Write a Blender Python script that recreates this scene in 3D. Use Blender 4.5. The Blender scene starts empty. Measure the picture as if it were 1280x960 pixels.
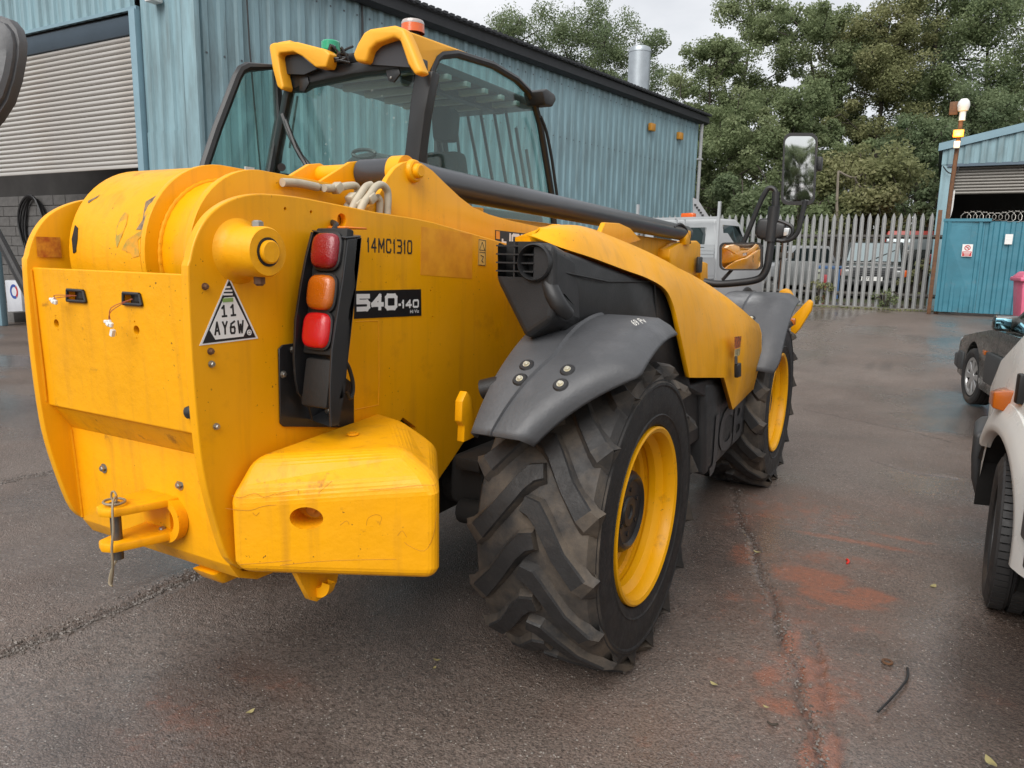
import bpy, bmesh, math, random
import numpy as np
from mathutils import Vector, Matrix
R_ = math.radians
random.seed(7)
rng = np.random.default_rng(7)
SC = bpy.context.scene
COL = SC.collection

# ------------------------------------------------------------------ camera
CAM = Vector((1.96476, -2.57553, 1.52520))
ROT = [Vector((0.8704, 0.4920, 0.0197)), Vector((-0.1011, 0.1394, 0.9851)), Vector((-0.4819, 0.8594, -0.1711))]
FPX = 927.5
cd = bpy.data.cameras.new('camera')
cam = bpy.data.objects.new('camera', cd)
COL.objects.link(cam)
m = Matrix.Identity(4)
for i in range(3):
    m[i][0] = ROT[0][i]; m[i][1] = ROT[1][i]; m[i][2] = -ROT[2][i]; m[i][3] = CAM[i]
cam.matrix_world = m
cd.sensor_width = 36; cd.lens = FPX / 1280 * 36
cd.clip_start = .05; cd.clip_end = 2000
SC.camera = cam

# ------------------------------------------------------------------ world, sun, exposure
SUN_EL, SUN_AZ = 44, 177          # degrees; azimuth clockwise from +Y
w = bpy.data.worlds.new('World'); SC.world = w; w.use_nodes = True
nt = w.node_tree; nt.nodes.clear()
def wn(t, **k):
    n = nt.nodes.new(t)
    for a, b in k.items(): setattr(n, a, b)
    return n
sky = wn('ShaderNodeTexSky', sky_type='NISHITA', sun_disc=False)
sky.sun_elevation = R_(SUN_EL); sky.sun_rotation = R_(SUN_AZ)
tc = wn('ShaderNodeTexCoord')
mp = wn('ShaderNodeMapping'); mp.inputs['Scale'].default_value = (1.0, 1.0, 2.6)
no = wn('ShaderNodeTexNoise'); no.inputs['Scale'].default_value = 2.6; no.inputs['Detail'].default_value = 7; no.inputs['Roughness'].default_value = .55
cr = wn('ShaderNodeValToRGB')
cr.color_ramp.elements[0].position = .32; cr.color_ramp.elements[0].color = (3.2, 3.3, 3.45, 1)
cr.color_ramp.elements[1].position = .66; cr.color_ramp.elements[1].color = (4.7, 4.7, 4.75, 1)
mx = wn('ShaderNodeMix', data_type='RGBA'); mx.inputs[0].default_value = .94
bg = wn('ShaderNodeBackground'); bg.inputs['Strength'].default_value = .1
wo = wn('ShaderNodeOutputWorld')
L = nt.links.new
L(tc.outputs['Generated'], mp.inputs[0]); L(mp.outputs[0], no.inputs['Vector']); L(no.outputs['Fac'], cr.inputs[0])
L(sky.outputs[0], mx.inputs[6]); L(cr.outputs[0], mx.inputs[7]); L(mx.outputs[2], bg.inputs[0]); L(bg.outputs[0], wo.inputs[0])
sl = bpy.data.lights.new('sun', 'SUN'); sl.energy = 1.5; sl.angle = R_(50); sl.color = (1, .97, .93)
so = bpy.data.objects.new('sun', sl); COL.objects.link(so)
az, el = R_(SUN_AZ), R_(SUN_EL)
sd = Vector((math.sin(az) * math.cos(el), math.cos(az) * math.cos(el), math.sin(el)))
so.rotation_euler = sd.to_track_quat('Z', 'Y').to_euler()
so.location = (0, 0, 30)
SC.view_settings.view_transform = 'Standard'; SC.view_settings.look = 'None'
SC.view_settings.exposure = 1.12; SC.view_settings.gamma = 1
SC.cycles.use_denoising = True
SC.cycles.max_bounces = 8; SC.cycles.transparent_max_bounces = 16
SC.cycles.caustics_reflective = False; SC.cycles.caustics_refractive = False
SC.cycles.sample_clamp_indirect = 6

# ------------------------------------------------------------------ helpers
def ray(px, py):
    return ROT[0] * ((px - 640) / FPX) + ROT[1] * (-(py - 480) / FPX) + ROT[2]
def P(px, py, X=None, Y=None, Z=None, pl=None, D=None):
    """where the line of sight through a pixel of the photograph meets a real plane of the place (metres)"""
    d = ray(px, py)
    if X is not None: t = (X - CAM.x) / d.x
    elif Y is not None: t = (Y - CAM.y) / d.y
    elif Z is not None: t = (Z - CAM.z) / d.z
    elif pl is not None:
        a, b, c = [Vector(q) for q in pl]; n = (b - a).cross(c - a); t = n.dot(a - CAM) / n.dot(d)
    else: t = D
    return CAM + d * t
def PS(pts, **k): return [P(x, y, **k) for x, y in pts]

def sstep(a, b, x):
    t = np.clip((x - a) / (b - a), 0, 1); return t * t * (3 - 2 * t)
_perm = rng.random((256, 256))
def vnoise(x, y):
    xi = np.floor(x).astype(int); yi = np.floor(y).astype(int); fx = x - xi; fy = y - yi
    fx = fx * fx * (3 - 2 * fx); fy = fy * fy * (3 - 2 * fy)
    g = lambda a, b: _perm[a % 256, b % 256]
    return (g(xi, yi) * (1 - fx) + g(xi + 1, yi) * fx) * (1 - fy) + (g(xi, yi + 1) * (1 - fx) + g(xi + 1, yi + 1) * fx) * fy
def fbm(x, y, o=4):
    s = 0; a = .5; t = 0
    for i in range(o):
        s = s + a * vnoise(x * 2 ** i + 17 * i, y * 2 ** i + 31 * i); t += a; a *= .5
    return s / t
def ground_h(x, y):
    x = np.asarray(x, float); y = np.asarray(y, float)
    return .47 * sstep(5, 16, y) * sstep(-9, -4, x) + 1.6 * sstep(21.5, 34, y) * sstep(-9, -4, x)
def gh(x, y): return float(ground_h(x, y))

def tag(o, label=None, cat=None, group=None, kind=None):
    if label: o['label'] = label
    if cat: o['category'] = cat
    if group: o['group'] = group
    if kind: o['kind'] = kind
    return o
def empty(name, loc=(0, 0, 0), rz=0, label=None, cat=None, group=None):
    o = bpy.data.objects.new(name, None); COL.objects.link(o); o.location = loc; o.rotation_euler = (0, 0, rz)
    o.empty_display_size = .2
    return tag(o, label, cat, group)
def link(name, me, parent=None, loc=(0, 0, 0), rot=(0, 0, 0)):
    o = bpy.data.objects.new(name, me); COL.objects.link(o); o.location = loc; o.rotation_euler = rot
    if parent is not None: o.parent = parent
    return o
def copy_tree(o, parent=None):
    c = o.copy(); COL.objects.link(c)
    if parent is not None: c.parent = parent
    for ch in list(o.children): copy_tree(ch, c)
    return c

class B:
    """collects shapes into one mesh"""
    def __init__(s): s.bm = bmesh.new()
    def poly(s, pts):
        return s.bm.faces.new([s.bm.verts.new(p) for p in pts])
    def prism(s, pts, vec, bev=0, seg=2):
        b = bmesh.new(); vec = Vector(vec)
        f0 = [b.verts.new(Vector(p)) for p in pts]; f1 = [b.verts.new(Vector(p) + vec) for p in pts]
        n = len(pts)
        b.faces.new(f0); b.faces.new(f1[::-1])
        for i in range(n): b.faces.new((f0[i], f1[i], f1[(i + 1) % n], f0[(i + 1) % n]))
        return s._in(b, bev, seg)
    def box(s, c, size, rot=None, bev=0, seg=2):
        b = bmesh.new(); bmesh.ops.create_cube(b, size=1)
        for v in b.verts:
            q = Vector((v.co.x * size[0], v.co.y * size[1], v.co.z * size[2]))
            if rot is not None: q = rot @ q
            v.co = q + Vector(c)
        return s._in(b, bev, seg)
    def hull(s, pts, bev=0, seg=2):
        b = bmesh.new()
        for p in pts: b.verts.new(p)
        r = bmesh.ops.convex_hull(b, input=b.verts)
        bmesh.ops.delete(b, geom=[v for v in b.verts if not v.link_faces], context='VERTS')
        bmesh.ops.dissolve_limit(b, angle_limit=R_(1.5), verts=b.verts, edges=b.edges)
        return s._in(b, bev, seg)
    def _in(s, b, bev=0, seg=2):
        bmesh.ops.recalc_face_normals(b, faces=b.faces)
        if bev:
            es = [e for e in b.edges if len(e.link_faces) == 2 and e.calc_face_angle(0) > R_(25)]
            bmesh.ops.bevel(b, geom=es, offset=bev, segments=seg, profile=.5, affect='EDGES', clamp_overlap=True)
        me = bpy.data.meshes.new('t'); b.to_mesh(me); b.free(); s.bm.from_mesh(me); bpy.data.meshes.remove(me)
        return s
    def loft(s, rings, closed=True, caps=False):
        vs = [[s.bm.verts.new(p) for p in r] for r in rings]
        n = len(rings[0])
        for a, c in zip(vs[:-1], vs[1:]):
            for i in range(n if closed else n - 1):
                j = (i + 1) % n
                try: s.bm.faces.new((a[i], a[j], c[j], c[i]))
                except ValueError: pass
        if caps: s.bm.faces.new(vs[0][::-1]); s.bm.faces.new(vs[-1])
        return s
    def tube(s, pts, r, n=10, caps=True, smooth=0):
        pts = [Vector(p) for p in pts]
        if smooth and len(pts) > 2:
            q = []
            for i in range(len(pts) - 1):
                p0, p1, p2, p3 = pts[max(i - 1, 0)], pts[i], pts[i + 1], pts[min(i + 2, len(pts) - 1)]
                for k in range(smooth):
                    t = k / smooth
                    q.append(.5 * ((2 * p1) + (p2 - p0) * t + (2 * p0 - 5 * p1 + 4 * p2 - p3) * t * t + (3 * p1 - p0 - 3 * p2 + p3) * t ** 3))
            q.append(pts[-1]); pts = q
        rr = r if isinstance(r, (list, tuple)) else [r] * len(pts)
        if len(rr) != len(pts): rr = list(np.interp(np.linspace(0, 1, len(pts)), np.linspace(0, 1, len(rr)), rr))
        rings = []; up = None
        for i, p in enumerate(pts):
            t = (pts[min(i + 1, len(pts) - 1)] - pts[max(i - 1, 0)]).normalized()
            if up is None:
                up = Vector((0, 0, 1)) if abs(t.z) < .9 else Vector((1, 0, 0))
            a = t.cross(up)
            if a.length < 1e-5: a = t.orthogonal()
            a.normalize(); c = a.cross(t).normalized(); up = c
            rings.append([p + (a * math.cos(2 * math.pi * k / n) + c * math.sin(2 * math.pi * k / n)) * rr[i] for k in range(n)])
        s.loft(rings, True, caps)
        return s
    def lathe(s, prof, o=(0, 0, 0), axis='X', n=48, a0=0, a1=360, caps=False):
        """prof: (along axis, radius)"""
        o = Vector(o); full = abs(a1 - a0) >= 359.9; N = n if full else n + 1
        rings = []
        for k in range(N):
            t = R_(a0 + (a1 - a0) * k / n); c, q = math.cos(t), math.sin(t)
            if axis == 'X': rings.append([o + Vector((h, r * c, r * q)) for h, r in prof])
            elif axis == 'Y': rings.append([o + Vector((r * c, h, r * q)) for h, r in prof])
            else: rings.append([o + Vector((r * c, r * q, h)) for h, r in prof])
        if full: rings.append(rings[0])
        s.loft(rings, False)
        bmesh.ops.remove_doubles(s.bm, verts=s.bm.verts, dist=1e-6)
        return s
    def done(s, name, mat, parent=None, ang=35, solid=0, loc=None, rot=None, merge=False):
        bm = s.bm
        if merge: bmesh.ops.remove_doubles(bm, verts=bm.verts, dist=1e-5)
        bmesh.ops.recalc_face_normals(bm, faces=bm.faces)
        for f in bm.faces: f.smooth = True
        for e in bm.edges: e.smooth = not (len(e.link_faces) == 2 and e.calc_face_angle(0) > R_(ang))
        if loc is not None and parent is None:
            for v in bm.verts: v.co -= Vector(loc)
        me = bpy.data.meshes.new(name); bm.to_mesh(me); bm.free()
        me.materials.append(mat)
        o = link(name, me, parent, loc or (0, 0, 0))
        if solid:
            md = o.modifiers.new('solid', 'SOLIDIFY'); md.thickness = abs(solid); md.offset = -1 if solid > 0 else 1
        return o

def quads_mesh(name, V, mat, parent=None, tint=None):
    """V: (N,4,3) array of separate quads"""
    n = len(V); me = bpy.data.meshes.new(name)
    me.vertices.add(n * 4); me.vertices.foreach_set('co', V.reshape(-1).astype(np.float32))
    me.loops.add(n * 4); me.loops.foreach_set('vertex_index', np.arange(n * 4, dtype=np.int32))
    me.polygons.add(n); me.polygons.foreach_set('loop_start', np.arange(0, n * 4, 4, dtype=np.int32))
    if tint is not None:
        a = me.attributes.new('tint', 'FLOAT', 'FACE'); a.data.foreach_set('value', tint.astype(np.float32))
    me.update(calc_edges=True); me.materials.append(mat)
    return link(name, me, parent)

def text(name, s, o, u, v, h, mat, parent=None, bold=0, sx=1, depth=.0004, align='LEFT', shear=0):
    """flat print: lettering with origin o, running along u, up along v, cap height h"""
    c = bpy.data.curves.new('t', 'FONT'); c.body = s; c.size = 1; c.align_x = align; c.resolution_u = 3
    c.offset = bold; c.extrude = 0; c.shear = shear
    t = bpy.data.objects.new('t', c); COL.objects.link(t)
    dg = bpy.context.evaluated_depsgraph_get()
    me = bpy.data.meshes.new_from_object(t.evaluated_get(dg))
    bpy.data.objects.remove(t); bpy.data.curves.remove(c)
    u = Vector(u).normalized(); v = Vector(v).normalized(); nn = u.cross(v); k = h / .69
    for q in me.vertices: q.co = Vector(o) + u * q.co.x * k * sx + v * q.co.y * k + nn * depth
    me.materials.clear(); me.materials.append(mat)
    return link(name, me, parent)

GL = {'0': [[(.15, 0), (.85, 0), (1, .15), (1, .85), (.85, 1), (.15, 1), (0, .85), (0, .15), (.15, 0)]], '1': [[(.15, .75), (.6, 1), (.6, 0)]], '3': [[(0, 1), (.85, 1), (1, .85), (1, .62), (.85, .52), (.25, .52)], [(.85, .52), (1, .4), (1, .15), (.85, 0), (0, 0)]],
      '4': [[(.72, 0), (.72, 1), (0, .32), (1, .32)]], '5': [[(1, 1), (0, 1), (0, .56), (.85, .56), (1, .42), (1, .15), (.85, 0), (0, 0)]], '6': [[(.95, 1), (.15, .8), (0, .5), (0, .15), (.15, 0), (.85, 0), (1, .15), (1, .40), (.85, .54), (0, .5)]],
      'A': [[(0, 0), (.5, 1), (1, 0)], [(.18, .30), (.82, .30)]], 'Y': [[(0, 1), (.5, .5), (1, 1)], [(.5, .5), (.5, 0)]], 'W': [[(0, 1), (.25, 0), (.5, .7), (.75, 0), (1, 1)]], 'J': [[(1, 1), (1, .15), (.85, 0), (.15, 0), (0, .15), (0, .3)]],
      'C': [[(1, .75), (1, .85), (.85, 1), (.15, 1), (0, .85), (0, .15), (.15, 0), (.85, 0), (1, .15), (1, .25)]], 'B': [[(0, 0), (0, 1), (.85, 1), (1, .85), (1, .65), (.85, .52), (0, .52)], [(.85, .52), (1, .38), (1, .15), (.85, 0), (0, 0)]],
      'M': [[(0, 0), (0, 1), (.5, .3), (1, 1), (1, 0)]], '-': [[(.1, .5), (.9, .5)]], 'i': [[(.5, 1), (.5, 0)], [(.1, 0), (.9, 0)], [(.5, 1), (.12, .8)]]}
def strokes(name, s, o, u, v, h, wd, thick, gap, mat, parent=None, cuts=0):
    """flat print of heavy squared letters: each letter h high and wd wide, strokes `thick` wide"""
    o = Vector(o); u = Vector(u).normalized(); v = Vector(v).normalized(); n = u.cross(v); b = bmesh.new(); x0 = 0; k = 0
    for ch in s:
        if ch == ' ': x0 += wd * .5; continue
        w_ = wd * (.5 if ch == '1' else .45 if ch == '-' else .62 if ch == 'i' else 1.15 if ch in 'MW' else 1)
        for line in GL[ch]:
            pts = [Vector((x0 + thick / 2 + px * (w_ - thick), thick / 2 + py * (h - thick))) for px, py in line]
            for a, c in zip(pts[:-1], pts[1:]):
                d = (c - a).normalized(); e = Vector((-d.y, d.x)) * thick / 2; a2, c2 = a - d * thick * .42, c + d * thick * .42; k += 1
                b.faces.new([b.verts.new(o + u * q.x + v * q.y + n * .00002 * k) for q in (a2 - e, c2 - e, c2 + e, a2 + e)])
        x0 += w_ + gap
    me = bpy.data.meshes.new(name); b.to_mesh(me); b.free(); me.materials.append(mat); return link(name, me, parent)

# ------------------------------------------------------------------ materials
def M(name, col, rough=.5, metal=0, var=0, vscale=3, col2=None, bump=0, bscale=40, coat=0, spec=.5, dirt=None, dscale=6, damt=.5, dlo=.55, dhi=.75, rvar=0, emit=None, estr=1, stretch=None, bdetail=4, specks=0, streak=0):
    mt = bpy.data.materials.new(name); mt.use_nodes = True
    nt = mt.node_tree; N = nt.nodes; Lk = nt.links.new; b = N['Principled BSDF']
    b.inputs['Base Color'].default_value = (*col, 1); b.inputs['Roughness'].default_value = rough
    b.inputs['Metallic'].default_value = metal; b.inputs['Specular IOR Level'].default_value = spec
    if coat: b.inputs['Coat Weight'].default_value = coat; b.inputs['Coat Roughness'].default_value = .12
    if emit: b.inputs['Emission Color'].default_value = (*emit, 1); b.inputs['Emission Strength'].default_value = estr
    tc = N.new('ShaderNodeTexCoord'); src = tc.outputs['Object']
    if stretch:
        mp = N.new('ShaderNodeMapping'); mp.inputs['Scale'].default_value = stretch; Lk(src, mp.inputs[0]); src = mp.outputs[0]
    def noise(sc, det=5, ro=.6):
        n = N.new('ShaderNodeTexNoise'); n.inputs['Scale'].default_value = sc; n.inputs['Detail'].default_value = det; n.inputs['Roughness'].default_value = ro
        Lk(src, n.inputs['Vector']); return n.outputs['Fac']
    def ramp(v, lo, hi):
        r = N.new('ShaderNodeMapRange'); r.inputs[1].default_value = lo; r.inputs[2].default_value = hi; Lk(v, r.inputs[0]); return r.outputs[0]
    cur = None
    if var or col2:
        x = N.new('ShaderNodeMix'); x.data_type = 'RGBA'
        c2 = col2 or tuple(c * (1 - var) for c in col)
        x.inputs[6].default_value = (*col, 1); x.inputs[7].default_value = (*c2, 1)
        Lk(ramp(noise(vscale), .35, .65), x.inputs[0]); cur = x.outputs[2]
    if dirt:
        x = N.new('ShaderNodeMix'); x.data_type = 'RGBA'
        if cur: Lk(cur, x.inputs[6])
        else: x.inputs[6].default_value = (*col, 1)
        x.inputs[7].default_value = (*dirt, 1)
        a = N.new('ShaderNodeMath'); a.operation = 'MULTIPLY'; a.inputs[1].default_value = damt
        Lk(ramp(noise(dscale, 8, .65), dlo, dhi), a.inputs[0]); Lk(a.outputs[0], x.inputs[0]); cur = x.outputs[2]
        if rvar == 0: rvar = .15
    if streak:
        mp2 = N.new('ShaderNodeMapping'); mp2.inputs['Scale'].default_value = (26, 26, 1.6); Lk(tc.outputs['Object'], mp2.inputs[0])
        n2 = N.new('ShaderNodeTexNoise'); n2.inputs['Scale'].default_value = 1; n2.inputs['Detail'].default_value = 5; Lk(mp2.outputs[0], n2.inputs['Vector'])
        a = N.new('ShaderNodeMath'); a.operation = 'MULTIPLY'; a.inputs[1].default_value = streak; Lk(ramp(n2.outputs['Fac'], .52, .74), a.inputs[0])
        x = N.new('ShaderNodeMix'); x.data_type = 'RGBA'; Lk(cur, x.inputs[6]); x.inputs[7].default_value = (.36, .15, .02, 1); Lk(a.outputs[0], x.inputs[0]); cur = x.outputs[2]
    if specks:
        a = N.new('ShaderNodeMath'); a.operation = 'MULTIPLY'; Lk(ramp(noise(85, 2), .70, .73), a.inputs[0]); Lk(ramp(noise(4.5, 4), .48, .60), a.inputs[1])
        a2 = N.new('ShaderNodeMath'); a2.operation = 'MULTIPLY'; a2.inputs[1].default_value = specks; Lk(a.outputs[0], a2.inputs[0])
        x = N.new('ShaderNodeMix'); x.data_type = 'RGBA'; Lk(cur, x.inputs[6]); x.inputs[7].default_value = (.07, .03, .015, 1); Lk(a2.outputs[0], x.inputs[0]); cur = x.outputs[2]
    if cur: Lk(cur, b.inputs['Base Color'])
    if rvar:
        r = N.new('ShaderNodeMapRange'); r.inputs[1].default_value = .3; r.inputs[2].default_value = .7
        r.inputs[3].default_value = max(.02, rough - rvar); r.inputs[4].default_value = min(1, rough + rvar)
        Lk(noise(vscale * 2.3), r.inputs[0]); Lk(r.outputs[0], b.inputs['Roughness'])
    if bump:
        bp = N.new('ShaderNodeBump'); bp.inputs['Strength'].default_value = 1; bp.inputs['Distance'].default_value = bump
        Lk(noise(bscale, bdetail), bp.inputs['Height']); Lk(bp.outputs[0], b.inputs['Normal'])
    return mt
def glass(name, tint=(.75, .88, .84), refl=.5, rough=.02, wet=0):
    mt = bpy.data.materials.new(name); mt.use_nodes = True
    nt = mt.node_tree; N = nt.nodes; Lk = nt.links.new; N.clear()
    o = N.new('ShaderNodeOutputMaterial'); mx = N.new('ShaderNodeMixShader'); t = N.new('ShaderNodeBsdfTransparent'); g = N.new('ShaderNodeBsdfGlossy')
    f = N.new('ShaderNodeLayerWeight'); f5 = N.new('ShaderNodeMath'); f5.operation = 'POWER'; f5.inputs[1].default_value = 5; Lk(f.outputs['Facing'], f5.inputs[0])
    k = N.new('ShaderNodeMath'); k.operation = 'MULTIPLY_ADD'; k.inputs[1].default_value = .9; k.inputs[2].default_value = refl * .12
    t.inputs[0].default_value = (*tint, 1); g.inputs['Roughness'].default_value = rough
    Lk(f5.outputs[0], k.inputs[0]); Lk(k.outputs[0], mx.inputs[0]); Lk(t.outputs[0], mx.inputs[1]); Lk(g.outputs[0], mx.inputs[2])
    sh = mx.outputs[0]
    if wet:
        d = N.new('ShaderNodeBsdfDiffuse'); d.inputs[0].default_value = (.55, .6, .58, 1)
        tc = N.new('ShaderNodeTexCoord'); vo = N.new('ShaderNodeTexVoronoi'); vo.inputs['Scale'].default_value = 26
        no = N.new('ShaderNodeTexNoise'); no.inputs['Scale'].default_value = 2.5; no.inputs['Detail'].default_value = 4
        Lk(tc.outputs['Object'], vo.inputs['Vector']); Lk(tc.outputs['Object'], no.inputs['Vector'])
        a = N.new('ShaderNodeMapRange'); a.inputs[1].default_value = .20; a.inputs[2].default_value = .12; Lk(vo.outputs['Distance'], a.inputs[0])
        b = N.new('ShaderNodeMapRange'); b.inputs[1].default_value = .56; b.inputs[2].default_value = .66; Lk(no.outputs['Fac'], b.inputs[0])
        c = N.new('ShaderNodeMath'); c.operation = 'MULTIPLY'; Lk(a.outputs[0], c.inputs[0]); Lk(b.outputs[0], c.inputs[1])
        e = N.new('ShaderNodeMath'); e.operation = 'MULTIPLY_ADD'; e.inputs[1].default_value = wet; e.inputs[2].default_value = .02; Lk(c.outputs[0], e.inputs[0])
        m2 = N.new('ShaderNodeMixShader'); Lk(e.outputs[0], m2.inputs[0]); Lk(sh, m2.inputs[1]); Lk(d.outputs[0], m2.inputs[2]); sh = m2.outputs[0]
    Lk(sh, o.inputs[0]); return mt
YEL = (.88, .392, .002)
yellow = M('yellow_paint', YEL, .42, var=.07, vscale=2.2, coat=.06, spec=.3, dirt=(.45, .17, .012), dscale=7, damt=.5, dlo=.60, dhi=.8, bump=.0006, bscale=30, specks=.8, streak=.22)
yellow_scuff = M('scuffed_yellow_paint', (.88, .392, .003), .45, var=.08, vscale=3, spec=.3, dirt=(.2, .08, .02), dscale=9, damt=.75, dlo=.64, dhi=.72, bump=.0030, bscale=18, bdetail=9, specks=.95, streak=.32)
yellow_roof = M('faded_yellow_plastic', (.86, .41, .02), .5, var=.06, vscale=3, bump=.0004, bscale=120)
rim_yellow = M('rim_yellow', (.90, .42, .003), .42, var=.06, vscale=4, spec=.35, dirt=(.25, .1, .02), dscale=12, damt=.6, dlo=.6, dhi=.75, specks=.7)
plastic = M('black_plastic', (.020, .020, .021), .45, var=.3, vscale=5, bump=.0005, bscale=160, rvar=.08)
fender_m = M('grey_black_fender_plastic', (.076, .078, .083), .46, var=.2, vscale=4, bump=.0012, bscale=70, dirt=(.11, .11, .115), dscale=5, damt=.6, rvar=.1)
gloss_black = M('black_paint', (.018, .018, .019), .3, var=.2, vscale=5, coat=.2)
dark = M('underbody_black', (.012, .011, .010), .7, var=.3, vscale=6, bump=.002, bscale=25)
rubber = M('tyre_rubber', (.033, .031, .030), .72, var=.25, vscale=9, dirt=(.125, .098, .072), dscale=5, damt=.9, dlo=.40, dhi=.66, bump=.0016, bscale=60)
rubber2 = M('road_tyre_rubber', (.035, .034, .034), .65, var=.25, vscale=9, dirt=(.12, .09, .065), dscale=3, damt=.6, dlo=.5, dhi=.7, bump=.0005, bscale=90)
steel = M('zinc_steel', (.42, .40, .36), .38, .9, var=.2, vscale=20)
rusty = M('rusty_steel', (.11, .06, .035), .7, .2, var=.4, vscale=20, col2=(.18, .085, .04), bump=.001, bscale=90)
hose_m = M('beige_hose_sleeve', (.50, .44, .33), .55, var=.2, vscale=18)
ram_m = M('dark_grey_ram_paint', (.045, .048, .055), .35, var=.2, vscale=5, coat=.15)
chrome = M('mirror_silver', (.85, .87, .88), .03, 1)
red_lens = M('red_lens', (.23, .004, .010), .14, coat=.5, bump=.0018, bscale=170)
red_lit = M('lit_red_lens', (.36, .004, .008), .14, coat=.5, emit=(1, .012, .008), estr=.10, bump=.0012, bscale=260)
amber = M('amber_lens', (.50, .115, .004), .14, coat=.5, bump=.0018, bscale=170)
orange_b = M('orange_beacon_lens', (.75, .13, .02), .2, coat=.5)
green_b = M('green_beacon_lens', (.01, .32, .16), .2, coat=.5)
white_p = M('white_sticker', (.78, .78, .76), .4)
black_p = M('black_sticker', (.012, .012, .013), .4)
print_b = M('black_print', (.01, .01, .01), .5)
glass_c = glass('cab_glass', (.74, .89, .86), .35, wet=.22)
glass_d = glass('dark_glass', (.25, .3, .3), .8)
ochre = M('worn_sticker_glue', (.72, .27, .006), .6, col2=(.86, .37, .01), vscale=13, bump=.0006, bscale=60)
warn_y = M('warning_sticker', (.78, .5, .12), .5)
# ================================================================== GROUND
def seg_dist(x, y, pts):
    d = np.full(np.shape(x), 1e9)
    for (ax, ay), (bx, by) in zip(pts[:-1], pts[1:]):
        t = np.clip(((x - ax) * (bx - ax) + (y - ay) * (by - ay)) / ((bx - ax) ** 2 + (by - ay) ** 2), 0, 1)
        d = np.minimum(d, np.hypot(x - ax - t * (bx - ax), y - ay - t * (by - ay)))
    return d
def G(pts): return [tuple(P(a, b, Z=0)[:2]) for a, b in pts]
crack_a = G([(918, 612), (926, 652), (948, 708), (968, 762), (985, 812), (1000, 868), (1012, 920), (1022, 958), (1030, 990)])
crack_b = G([(0, 822), (60, 797), (130, 770), (190, 745), (250, 718), (330, 690), (420, 665)])
crack_c = G([(1012, 785), (1022, 830), (1035, 880), (1050, 930), (1062, 985)])
crack_d = G([(1090, 575), (1140, 590), (1200, 600)])
crack_e = G([(1195, 690), (1215, 730), (1190, 770), (1200, 830), (1215, 880)])
crack_g = G([(985, 455), (1060, 468), (1140, 470), (1190, 473)]); crack_h = G([(1000, 432), (1080, 424), (1165, 432)]); crack_i = G([(1010, 512), (1100, 530), (1190, 552)])
crack_f = G([(0, 604), (70, 590), (160, 575)])
def axis(a, b, st, far):
    c = list(np.arange(a, b + 1e-6, st)); s = st; lo, hi = [], []; x = b
    while x < far: s *= 1.16; x += s; hi.append(x)
    s = st; x = a
    while x > -far: s *= 1.16; x -= s; lo.append(x)
    return np.array(lo[::-1] + c + hi)
gx = axis(-4.4, 3.4, .017, 420); gy = axis(-2.4, 5.6, .017, 420)
GX, GY = np.meshgrid(gx, gy, indexing='ij')
near = np.exp(-((GX + .5) ** 2 + (GY - 1.5) ** 2) / 200)
und = (fbm(GX * .55, GY * .55, 3) - .5) * .05 * near
wob = (fbm(GX * 5, GY * 5, 3) - .5) * .07
da = seg_dist(GX + wob, GY + wob * .7, crack_a); db = seg_dist(GX + wob, GY - wob, crack_b); dc = seg_dist(GX + wob, GY, crack_c)
dd = np.minimum(seg_dist(GX + wob, GY - wob, crack_d), np.minimum(np.minimum(seg_dist(GX + wob * 3, GY - wob * 3, crack_g) * .35, np.minimum(seg_dist(GX, GY - wob * 3, crack_h) * .3, seg_dist(GX + wob, GY - wob * 3, crack_i) * .6)), np.minimum(np.full_like(GX, 9.), seg_dist(GX + wob, GY - wob, crack_f))))
crk = np.maximum(np.maximum(np.exp(-(da / .010) ** 2), .8 * np.exp(-(dc / .009) ** 2)), np.maximum(.9 * np.exp(-(db / .022) ** 2), .6 * np.exp(-(dd / .014) ** 2)))
GZ = ground_h(GX, GY) + und - .016 * crk + .010 * np.exp(-((db - .07) / .05) ** 2) * near
# the raised slab of the next bay, left of the gravel joint
rough_zone = np.clip((GY - 5) / 3, 0, 1) * near
GZ += (fbm(GX * 2.2, GY * 2.2, 4) - .5) * .05 * rough_zone
# red brick dust stains, each a patch with its own outline
st = np.zeros_like(GX)
for px, py, rx, ry, a in [(1000, 640, .5, .35, .42), (985, 760, .4, .3, .4), (1150, 640, .4, .2, .3), (1010, 850, .3, .3, .45), (930, 650, .25, .3, .4), (1012, 722, .16, .10, 1), (1045, 748, .17, .06, 1), (1088, 745, .10, .06, .95), (929, 692, .07, .14, .8), (960, 845, .05, .09, .7),
                          (1016, 835, .05, .10, 1), (1028, 868, .06, .10, 1), (990, 800, .04, .1, .8), (975, 880, .10, .05, .7), (1060, 676, .35, .03, .8), (1120, 673, .2, .03, .6),
                          (960, 640, .2, .25, .45), (1000, 700, .35, .3, .38), (1040, 940, .04, .12, .8), (1012, 935, .03, .14, .75), (1050, 700, .3, .1, .45), (990, 880, .2, .25, .35), (1010, 965, .5, .2, .25),
                          (1240, 870, .15, .1, .3), (240, 900, .3, .12, .4), (330, 850, .3, .08, .35), (190, 950, .3, .1, .35), (880, 940, .5, .2, .25)]:
    c = P(px, py, Z=0); st = np.maximum(st, min(1.25, a * 1.25) * np.exp(-(((GX - c.x) / (rx * 1.2)) ** 2 + ((GY - c.y) / (ry * 1.35)) ** 2)))
wet = np.clip(.5 + (fbm(GX * .9 + 5, GY * .9, 4) - .5) * 2.4, 0, 1)
c = P(1240, 850, Z=0); wet = np.maximum(wet, 1.25 * np.exp(-(((GX - c.x) / .35) ** 2 + ((GY - c.y) / .9) ** 2)))
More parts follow.
